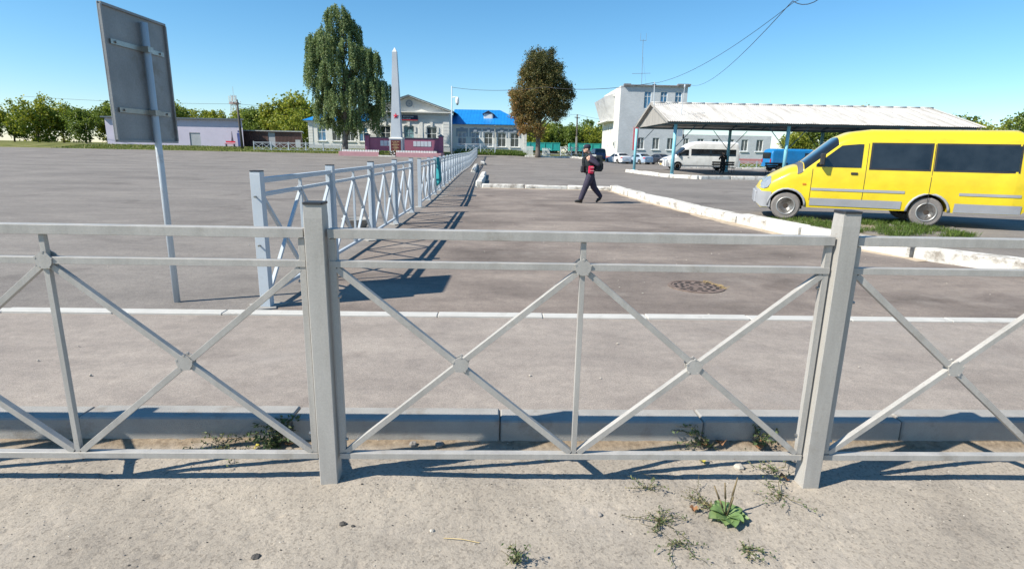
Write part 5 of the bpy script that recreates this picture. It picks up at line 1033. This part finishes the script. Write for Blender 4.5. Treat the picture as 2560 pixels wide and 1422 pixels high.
lm.build('limbs', BARK, bt, smooth=True)
quads('crown', C, A, B_, rv, leafmat('birch leaves', [(0, (.045, .085, .035)), (.4, (.14, .21, .085)), (.75, (.27, .335, .15)), (1, (.40, .44, .24))], .38), bt, loc=(bx_, by_, bz_))
# --- browning chestnut
hx, hy = 3.15, 79.0; hz = zt(hx, hy); ct = thing('chestnut_tree', 'tall tree with browning leaves standing right of the station', 'tree', (hx, hy, hz))
tr_ = MB(); tr_.tube([(hx, hy, hz - .2), (hx, hy, hz + .5), (hx - .05, hy, 3.5), (hx + .1, hy, 7), (hx + .2, hy, 11), (hx + .2, hy, 14.2)], [.46, .34, .28, .22, .13, .03], 12)
CH = [(3.3, 13.4, 1.25), (2.4, 12.7, 1.3), (4.3, 12.6, 1.35), (1.5, 12.0, 1.0), (5.2, 11.9, 1.0), (3.4, 11.6, 1.9), (1.9, 11.2, 1.4), (5.0, 11.1, 1.4), (3.4, 10.0, 2.3), (1.2, 9.9, 1.4), (5.8, 9.8, 1.5), (6.9, 9.5, 1.1), (.1, 8.2, 1.1), (-.1, 7.2, .8), (3.3, 8.6, 2.2), (.8, 8.5, 1.3), (6.2, 8.0, 1.2), (4.8, 8.3, 1.5), (2.0, 7.6, 1.6), (.3, 7.0, 1.0), (5.4, 6.9, 1.2), (4.2, 6.6, 1.3), (1.0, 6.1, 1.2), (2.4, 5.8, 1.1), (.4, 5.3, .8), (1.5, 4.6, .9), (5.6, 5.9, .7), (3.0, 4.4, .9), (3.2, 3.7, .6), (.8, 4.2, .6), (7.6, 8.7, .55), (-.7, 8.9, .5), (.7, 11.1, .6), (6.0, 12.3, .5), (7.1, 7.3, .6), (1.9, 13.9, .5), (4.6, 14.1, .5), (6.4, 6.3, .5), (-.6, 6.2, .5)]
cs, rvs = [], []
for (x, z, r_) in CH:
    for rep in range(2):
        c = np.array([3.3 + (x - 3.3) * .92 + rg.normal() * .12, hy + rg.uniform(-1.4, 1.4) * min(1.0, r_), z]); n = int(760 * r_ ** 1.6); v = unit(n); rad = r_ * .92 * rg.uniform(.25, 1.12, (n, 1)) ** .6; pts = c + v * rad * np.array([1, 1, .85]); 
        cl_ = unit(max(3, n // 42)) * r_ * rg.uniform(.45, .95, (max(3, n // 42), 1)) + c; k = rg.integers(0, len(cl_), n); pts = np.where(rg.uniform(size=(n, 1)) < .88, cl_[k] + rg.normal(size=(n, 3)) * .21, pts); cs.append(pts)
        base = .46 - (z - 5) * .05 + (3.2 - x) * .06; rvs.append(np.clip(rg.normal(base, .2, n), 0, 1))
    tr_.tube([(hx + .05, hy, max(3.2, z - 1.6 - .3 * abs(x - hx))), ((hx + x) / 2, hy, z - .7), (x, hy, z)], [.1, .06, .02], 6)
tr_.build('trunk', BARKB, ct, smooth=True); C = np.concatenate(cs); rv = np.concatenate(rvs); C, A, B_, rv = leaves(C, .118, 1.5, .4, rv)
quads('crown', C, A, B_, rv, leafmat('browning leaves', [(0, (.06, .075, .025)), (.3, (.17, .16, .06)), (.6, (.29, .205, .075)), (.85, (.40, .20, .06)), (1, (.42, .17, .10))], .34), ct, loc=(hx, hy, hz))
# --- background trees
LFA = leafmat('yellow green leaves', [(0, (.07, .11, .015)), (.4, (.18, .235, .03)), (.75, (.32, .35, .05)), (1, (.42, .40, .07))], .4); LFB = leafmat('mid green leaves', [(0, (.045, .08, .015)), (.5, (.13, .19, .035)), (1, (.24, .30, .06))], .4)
def crownmesh(seed, w_, h, lf, n=5200):
    q = np.random.default_rng(seed); blobs = [(q.normal(0, .33) * w_, q.normal(0, .33) * w_, h * (.14 + .76 * q.uniform() ** .85), w_ * q.uniform(.24, .42)) for _ in range(17)]; cs, rvs = [], []
    for (x, y, z, r_) in blobs:
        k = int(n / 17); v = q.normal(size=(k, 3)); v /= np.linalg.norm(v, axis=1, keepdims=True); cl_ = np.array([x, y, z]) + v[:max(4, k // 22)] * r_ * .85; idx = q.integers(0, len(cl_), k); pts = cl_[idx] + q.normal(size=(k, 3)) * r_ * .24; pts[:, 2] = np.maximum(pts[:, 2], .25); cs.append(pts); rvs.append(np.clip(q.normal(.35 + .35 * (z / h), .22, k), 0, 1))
    C = np.concatenate(cs); C, A, B_, rv = leaves(C, .34, 1.4, .2, np.concatenate(rvs)); return quads('crown', C, A, B_, rv, lf)
prot = []
for i in range(5):
    o = crownmesh(40 + i, 5.2, 8.8, (LFA, LFB, LFA, LFA, LFB)[i]); prot.append(o.data); bpy.data.objects.remove(o)
tk = MB().tube([(0, 0, -.3), (.1, 0, 2.5), (0, .1, 6.5)], [.25, .18, .05], 8)
for a in range(6): tk.tube([(0, 0, 2 + a * .5), (1.6 * math.cos(a * 2.1), 1.6 * math.sin(a * 2.1), 4.6 + a * .5)], [.08, .02], 5)
o = tk.build('trunk', BARKB, None, smooth=True); TKM = o.data; bpy.data.objects.remove(o)
def btree(x, y, s, k, label, sx=1.0):
    t = thing('broadleaf_tree', label, 'tree', (x, y, zt(x, y)), rnd.uniform(0, 6), 'trees beyond the railway'); t.scale = (s * sx, s * sx, s); inst(TKM, 'trunk', t, Matrix.Identity(4)); inst(prot[k], 'crown', t, Matrix.Identity(4))
def px2(px, Y): return (px - 1287) / 1420 * Y * 1.0
TL = [(585, 128, .80, 0, 'behind the lavender building'), (632, 131, .84, 2, 'behind the leaning wooden pole'), (662, 128, .86, 1, 'above the left end of the brown shed'), (690, 131, .88, 4, 'above the grey shed door'), (716, 127, .98, 0, 'above the right half of the brown shed'), (745, 124, 1.12, 3, 'tallest beside the birch, above the brown shed'), (768, 126, 1.10, 2, 'touching the left edge of the birch'), (752, 112, .66, 3, 'low bush crown right of the brown shed'),
      (1318, 140, .74, 0, 'at the right end of the blue roof'), (1345, 138, .70, 3, 'right behind the brown tree trunk'), (1372, 142, .80, 2, 'first right of the brown tree'), (1398, 138, .76, 4, 'between brown tree and wooden pole'), (1425, 142, .78, 1, 'just left of the dark wooden pole'), (1452, 138, .72, 3, 'just right of the dark wooden pole'), (1472, 143, .92, 4, 'tallest beyond the wagons, left of the control building'), (1497, 138, .74, 0, 'touching the left wall of the control building'),
      (1960, 118, .62, 2, 'seen through the shelter at right'), (1990, 122, .75, 0, 'right of the low wing')]
for px, Y, s, k, lab in TL: btree(px2(px, Y), Y, s, k, ('yellow green tree ' if k in (0, 2, 3) else 'mid green tree ') + lab)
for i, px in enumerate((540, 495, 448, 398, 350, 300, 245, 190, 130, 70, 10, -50)): btree(px2(px, 126 + 7 * (i % 2)), 126 + 7 * (i % 2), .8 + .1 * (i % 3), i % 5, 'leafy tree in the row left of the lavender building, %s from it' % ['first', 'second', 'third', 'fourth', 'fifth', 'sixth', 'seventh', 'eighth', 'ninth', 'tenth', 'eleventh', 'twelfth'][i])
for i, px in enumerate((2040, 2095, 2150, 2210, 2270, 2330, 2395, 2460, 2520, 2580)): btree(px2(px, 116 + 6 * (i % 2)), 116 + 6 * (i % 2), .85 + .12 * (i % 3), (i + 1) % 5, 'leafy tree in the row right of the control building, %s from it' % ['first', 'second', 'third', 'fourth', 'fifth', 'sixth', 'seventh', 'eighth', 'ninth', 'tenth'][i])
# ------------------------------------------------------------------ grass, weeds, litter
GRS = leafmat('grass blades', [(0, (.05, .08, .015)), (.5, (.10, .17, .03)), (.8, (.20, .24, .06)), (1, (.33, .29, .13))], .3)
def blades(name, pts, h, wd, m, rv, parent=None, label=None, cat='grass', lean=.5):
    n = len(pts); P_ = np.array(pts); up_ = np.tile([0, 0, 1.0], (n, 1)) + rg.normal(size=(n, 3)) * np.array([lean, lean, 0]); H = h * rg.uniform(.45, 1.3, (n, 1)); sd = unit(n) * np.array([1, 1, 0]); sd /= np.linalg.norm(sd, axis=1, keepdims=True)
    o = quads(name, P_ + up_ * H * .5, up_ * H, sd * wd, rv, m, parent)
    if parent is None: o['kind'] = 'stuff'; o['label'] = label; o['category'] = cat
    return o
def scatter(n, f):
    out = []
    while len(out) < n:
        p = f()
        if p is not None: out.append(p)
    return out
def gr1():
    x = rg.uniform(-8.2, 1.6); y = rg.uniform(79.8, 86.5); return (x, y, zt(x, y) - .03)
blades('tall_weeds', scatter(9000, gr1), .42, .10, GRS, np.clip(rg.normal(.42, .2, 9000), 0, 1), label='tall green weeds along the foot of the station wing')
def gr2():
    x = rg.uniform(-62, -21.6); y = rg.uniform(77.6, 86); return (x, y, zt(x, y) - .03)
blades('dry_grass', scatter(14000, gr2), .16, .10, GRS, np.clip(rg.normal(.72, .2, 14000), 0, 1), label='short yellowish grass before the sheds and left wing')
def gr3():
    x = rg.uniform(5.6, 9.5); y = rg.uniform(11.3, 14.2); xr = lerp(KR, y) + .42; e = (y - 12.7) / 1.4
    if x < xr + .15 or abs(e) > 1 - .25 * noise.noise((x * 1.5, y * 1.5, 3)) - .1: return None
    if noise.noise((x * 2.2, y * 2.2, 8)) < -.12: return None
    return (x, y, .0)
blades('verge_grass', scatter(9000, gr3), .11, .012, GRS, np.clip(rg.normal(.35, .22, 9000), 0, 1), label='green grass between the white kerb and the yellow minibus')
vs_ = sheet('verge_soil', lin(0, 1, 20), lambda s: lin(0, 1, 20), lambda x, y: 0, mat('verge soil', (.24, .20, .15), .95, 0, .2, 4, 40, .5))
for v in vs_.data.vertices: y = 10.2 + 4.0 * v.co.y; x0 = lerp(KR, y) + .3; v.co = (x0 + (2.6 + .8 * math.sin(y * 2)) * v.co.x, y, .005 + .03 * math.sin(math.pi * v.co.x) * math.sin(math.pi * v.co.y))
def gr4():
    x = rg.uniform(14, 60); y = rg.uniform(64.4, 87); return None if (x < 24 and y < 84) or y < 65 else (x, y, zt(x, y) - .02)
blades('lawn_grass', scatter(8000, gr4), .16, .12, GRS, np.clip(rg.normal(.6, .2, 8000), 0, 1), label='grass strip before the low wing of the control building')
gl = sheet('lawn', lin(22, 90, 20), lambda x: lin(64.2, 87.9, 10), lambda x, y: zt(x, y) + .02, GRASSM)
def gr5():
    x = rg.uniform(-20.8, -9.8); return (x, rg.uniform(72.0, 72.6), zm_ + .40)
blades('bed_plants', scatter(900, gr5), .30, .09, GRS, np.clip(rg.normal(.5, .25, 900), 0, 1), label='thin plants growing in the memorial bed')
def gr6():
    x = rg.uniform(-16.6, -15.5); return (x, rg.uniform(71.56, 71.95), zm_ + .1)
blades('bed_tuft', scatter(260, gr6), .30, .09, GRS, np.clip(rg.normal(.7, .2, 260), 0, 1), label='yellowing tuft in the gap of the pink border')

LEAFG = leafmat('weed leaves', [(0, (.04, .065, .025)), (.5, (.10, .15, .06)), (.85, (.19, .22, .10)), (1, (.34, .29, .16))], .25); STEM = mat('weed stem', (.14, .12, .06), .8, 0, .2, 20)
def weed(label, x, y, rad, nst, hgt, dens, lsz, seed, dirs=None, tone=.5):
    q = random.Random(seed); z = zside(x, y) if abs(x) < 9 and y < kerby(x) else -.1; t = thing('weed', label, 'weed', (x, y, z)); ms = MB(); cs, rvs = [], []
    for k in range(nst):
        a = q.uniform(0, 6.283) if not dirs else R(q.uniform(*dirs)); L = rad * q.uniform(.45, 1.1); n = 7; pts = []; bend = q.uniform(-.7, .7); hh = hgt * q.uniform(.3, 1.1)
        for i in range(n + 1):
            f = i / n; xx = x + L * f * math.cos(a + bend * f) + q.gauss(0, .006); yy = y + L * f * math.sin(a + bend * f) + q.gauss(0, .006); yy = min(yy, kerby(xx) - .012) if hh < .14 else yy
            pts.append((xx, yy, (zside(xx, yy) if yy < kerby(xx) else z) + .006 + hh * math.sin(f * math.pi * .62)))
        ms.tube(pts, [.0022 * (1 - .6 * i / n) for i in range(n + 1)], 4)
        for i in range(n):
            for j in range(dens):
                f = q.random(); p = Vector(pts[i]).lerp(Vector(pts[i + 1]), f); cs.append((p.x + q.gauss(0, .008), p.y + q.gauss(0, .008), p.z + abs(q.gauss(.003, .006)))); rvs.append(min(1, max(0, q.gauss(tone, .2))))
            if q.random() < .5:
                p = Vector(pts[i]); e = p + Vector((q.gauss(0, .03), q.gauss(0, .03), abs(q.gauss(.01, .012)))); ms.tube([p, e], .0012, 3)
                for j in range(dens): u = p.lerp(e, q.random()); cs.append(tuple(u)); rvs.append(min(1, max(0, q.gauss(tone, .2))))
    ms.build('stems', STEM, t, smooth=True, fix=False); C = np.array(cs); C, A, B_, rv = leaves(C, lsz, 2.1, -.1, np.array(rvs)); quads('leaves', C, A, B_, rv, LEAFG, t, loc=(x, y, z))
weed('bushy green weed against the kerb left of the near post', -1.33, 2.93, .18, 20, .13, 3, .011, 1, tone=.42)
weed('thin weed strands at the far left along the kerb', -1.62, 2.86, .22, 10, .05, 2, .009, 2, tone=.6)
weed('low weed with brown leaves at the kerb beneath the right diagonal bar', 1.46, 3.03, .16, 8, .08, 2, .010, 3, tone=.45)
weed('wiry weed reaching out from the kerb right of the centre upright', 1.17, 3.02, .28, 8, .10, 2, .010, 4, (150, 210), .5)
weed('flat wiry weed right of centre on the dusty pavement', .71, 2.33, .14, 11, .018, 2, .0065, 5, tone=.65)
weed('trailing weed stem at the bottom right of the pavement', .75, 2.19, .17, 4, .018, 3, .007, 6, (200, 330), .55)
weed('small dark weed at the bottom edge of the pavement', .04, 2.05, .06, 7, .085, 2, .0075, 7, tone=.55)
weed('weed strands right of the broad-leaved plantain', 1.38, 2.56, .20, 6, .03, 2, .007, 8, tone=.6)
weed('trailing stem left of the plantain beneath the fence', .72, 2.59, .16, 4, .03, 2, .007, 9, tone=.75)
weed('thin runner below the plantain', 1.04, 2.17, .18, 4, .015, 3, .007, 10, (250, 380), .6)
weed('weed strands at the right edge under the bottom rail', 1.46, 2.79, .20, 6, .04, 2, .007, 12, tone=.6)
weed('sparse dry strands around the plantain', 1.0, 2.44, .18, 7, .025, 2, .007, 13, (120, 220), .88)
# plantain
PLN = leafmat('plantain leaf', [(0, (.10, .18, .06)), (.6, (.17, .27, .10)), (1, (.27, .37, .16))], .25, .5)
px0, py0 = 1.04, 2.38; pz0 = zside(px0, py0); pt = thing('plantain', 'broad-leaved plantain with seed stalks growing from the pavement', 'plant', (px0, py0, pz0))
for k in range(13):
    a = 2 * math.pi * k / 13 + rnd.uniform(-.2, .2); L = rnd.uniform(.065, .115); wd = L * .34; rise = rnd.uniform(.01, .045); m = MB(); rows = []
    for i in range(8):
        f = i / 7; ww = wd * (math.sin(math.pi * min(1, f * .95 + .05)) ** .8) if f > .25 else .004 + wd * .25 * f; r_ = L * f; zc = pz0 + .006 + rise * math.sin(f * 2.4); u = Vector((math.cos(a), math.sin(a), 0)); v = Vector((-u.y, u.x, 0)); c = Vector((px0, py0, zc)) + u * r_
        rows.append([c - v * ww + Vector((0, 0, .006)), c - v * ww * .5, c + Vector((0, 0, -.004)), c + v * ww * .5, c + v * ww + Vector((0, 0, .006))])
    m.loft(rows, caps=False, closed=False); o = m.build('leaf', PLN, pt, smooth=True, fix=False); aa = o.data.attributes.new('rv', 'FLOAT', 'FACE'); aa.data.foreach_set('value', [rnd.uniform(.2, .9)] * len(o.data.polygons))
for dx, dy, h in ((-.06, .03, .15), (-.02, .01, .18), (.05, .04, .19), (.02, -.01, .12), (-.04, .0, .10)):
    q = MB().tube([(px0, py0, pz0), (px0 + dx * .5, py0 + dy * .5, pz0 + h * .5), (px0 + dx, py0 + dy, pz0 + h)], [.0028, .0026, .0024], 5).build('stalk', STEM, pt, smooth=True)
    MB().tube([(px0 + dx * .55, py0 + dy * .55, pz0 + h * .55), (px0 + dx, py0 + dy, pz0 + h)], [.0052, .003], 6).build('seed_head', mat('seed head', (.17, .13, .07), .9, 0, .2, 60) if 'seed head' not in bpy.data.materials else bpy.data.materials['seed head'], q, smooth=True)
# fallen leaves
LB = mat('dry brown leaf', (.26, .13, .06), .8, 0, .3, 30, 80); LY = mat('yellow fallen leaf', (.48, .40, .06), .7, 0, .2, 30)
def leaf(label, x, y, s, m_, seed):
    q = random.Random(seed); z = zside(x, y) + .004; a = q.uniform(0, 6.28); u = Vector((math.cos(a), math.sin(a), 0)); v = Vector((-u.y, u.x, 0)); rows = []
    for i in range(7):
        f = i / 6; w_ = s * .42 * math.sin(math.pi * min(.97, f * .93 + .05)) * q.uniform(.8, 1.2); c = Vector((x, y, z + s * .35 * abs(math.sin(f * 3 + seed)))) + u * s * (f - .5); rows.append([c - v * w_ + Vector((0, 0, w_ * q.uniform(.2, .9))), c, c + v * w_ + Vector((0, 0, w_ * q.uniform(.2, .9)))])
    o = MB().loft(rows, caps=False, closed=False).build('fallen_leaf', m_, None, smooth=True, fix=False); tag(o, label, 'leaf', 'leaves on the pavement')
for i, (lab, x, y, s, m_) in enumerate((('curled rust brown leaf at the kerb under the right diagonal', 1.46, 3.03, .075, LB), ('brown leaf beside the kerb joint', 1.24, 3.03, .07, LB), ('pale brown leaf among weeds near the kerb', 1.13, 3.02, .06, LB), ('bright yellow green leaf under the bottom rail', 1.08, 2.86, .05, LY), ('small yellow leaf right of the fence centre', .22, 2.86, .035, LY), ('brown leaf in the bushy weed by the near post', -1.25, 2.93, .06, LB), ('brown leaf at the right edge near the rail', 1.46, 2.70, .06, LB), ('yellow leaf by the left bushy weed', -1.42, 2.9, .04, LY), ('dry leaf left of the plantain', .90, 2.42, .045, LB))): leaf(lab, x, y, s, m_, i + 3)
# stones, grit, straw
STN = mat('grey stone', (.24, .22, .20), .9, 0, .25, 14, 60, .4); STNL = mat('pale stone', (.48, .44, .38), .9, 0, .15, 14, 60, .3); STND = mat('dark stone', (.07, .065, .06), .9, 0, .25, 14, 60, .4)
def stone(mb, x, y, s, q, z=None):
    z = zside(x, y) + s * .2 if z is None else z; n, m_ = 7, 5; c = Vector((x, y, z)); sx, sy, sz = s * q.uniform(.7, 1.3), s * q.uniform(.6, 1.1), s * q.uniform(.4, .75); ph = q.uniform(0, 9); rings = []
    for i in range(m_ + 1):
        t = math.pi * i / m_; r_ = max(.02, math.sin(t)); rings.append([c + Vector((sx * r_ * math.cos(a), sy * r_ * math.sin(a), -sz * math.cos(t))) * (1 + .25 * noise.noise((math.cos(a) * 1.7 + ph, math.sin(a) * 1.7, t))) for a in [2 * math.pi * k / n for k in range(n)]])
    mb.loft(rings)
for i, (lab, x, y, s, m_) in enumerate((('dark stone chip left of centre on the pavement', -.75, 2.27, .016, STND), ('brown stone chip right of centre on the pavement', .44, 2.38, .016, STN), ('dark triangular chip in the lower left corner', -1.05, 2.05, .018, STND), ('pale flat pebble at the lower centre', -.34, 2.24, .014, STNL), ('pale pebble at the lower right of the pavement', 1.07, 2.12, .022, STNL), ('pale clod under the bottom rail at right', 1.27, 2.82, .028, STNL), ('small dark chip beside the left dark stone', -.70, 2.255, .009, STND), ('clod against the kerb right of the near post', -.55, 2.96, .03, STN), ('second clod against the kerb further right', -.40, 2.97, .032, STN))):
    mb = MB(); stone(mb, x, y, s, random.Random(i)); tag(mb.build('stone', m_, None), lab, 'stone', 'loose stones on the pavement')
for nm, cnt, lo, hi, m_, lab, sd in (('grit', 900, .0014, .0042, STN, 'fine grey grit scattered over the pavement', 1), ('pale_grit', 300, .0014, .0045, STNL, 'pale specks of grit on the pavement', 2), ('dark_grit', 260, .0018, .0055, STND, 'dark crumbs of asphalt on the pavement', 3)):
    q = random.Random(sd); mb = MB()
    for k in range(cnt): x = q.uniform(-2.6, 2.6); y = 1.75 + 1.27 * q.random() ** .9; stone(mb, x, y, q.uniform(lo, hi), q)
    o = mb.build(nm, m_, None, fix=False); o['kind'] = 'stuff'; o['label'] = lab; o['category'] = 'gravel'
q = random.Random(9); mb = MB()
for k in range(150): x = q.uniform(-6, 6); y = q.uniform(3.3, 18); stone(mb, x, y, q.uniform(.004, .011), q, .008)
o = mb.build('path_grit', STNL, None, fix=False); o['kind'] = 'stuff'; o['label'] = 'pale specks of grit on the asphalt beyond the kerb'; o['category'] = 'gravel'
tag(MB().tube([(-.28, 2.19, zside(-.28, 2.19) + .006), (-.20, 2.177, zside(-.20, 2.177) + .010), (-.12, 2.165, zside(-.12, 2.165) + .005)], .0018, 5).build('straw', mat('straw', (.55, .42, .2), .7), None), 'thin straw lying at the lower centre of the pavement', 'straw')
q = random.Random(4); mb = MB()
for k in range(60):
    a = q.uniform(-.4, 1.0); r_ = .30 + q.gauss(0, .022); p = Vector((2.2 + r_ * math.cos(a), 6.61 + r_ * math.sin(a), .016)); b = q.uniform(0, 6.28); e = Vector((math.cos(b), math.sin(b), .15)) * q.uniform(.015, .045); mb.tube([p - e, p + e], .0025, 3)
o = mb.build('dry_straw', mat('dry straw', (.34, .25, .12), .9, 0, .4, 40), None, fix=False); o['kind'] = 'stuff'; o['label'] = 'dry straw caught on the right rim of the manhole cover'; o['category'] = 'straw'
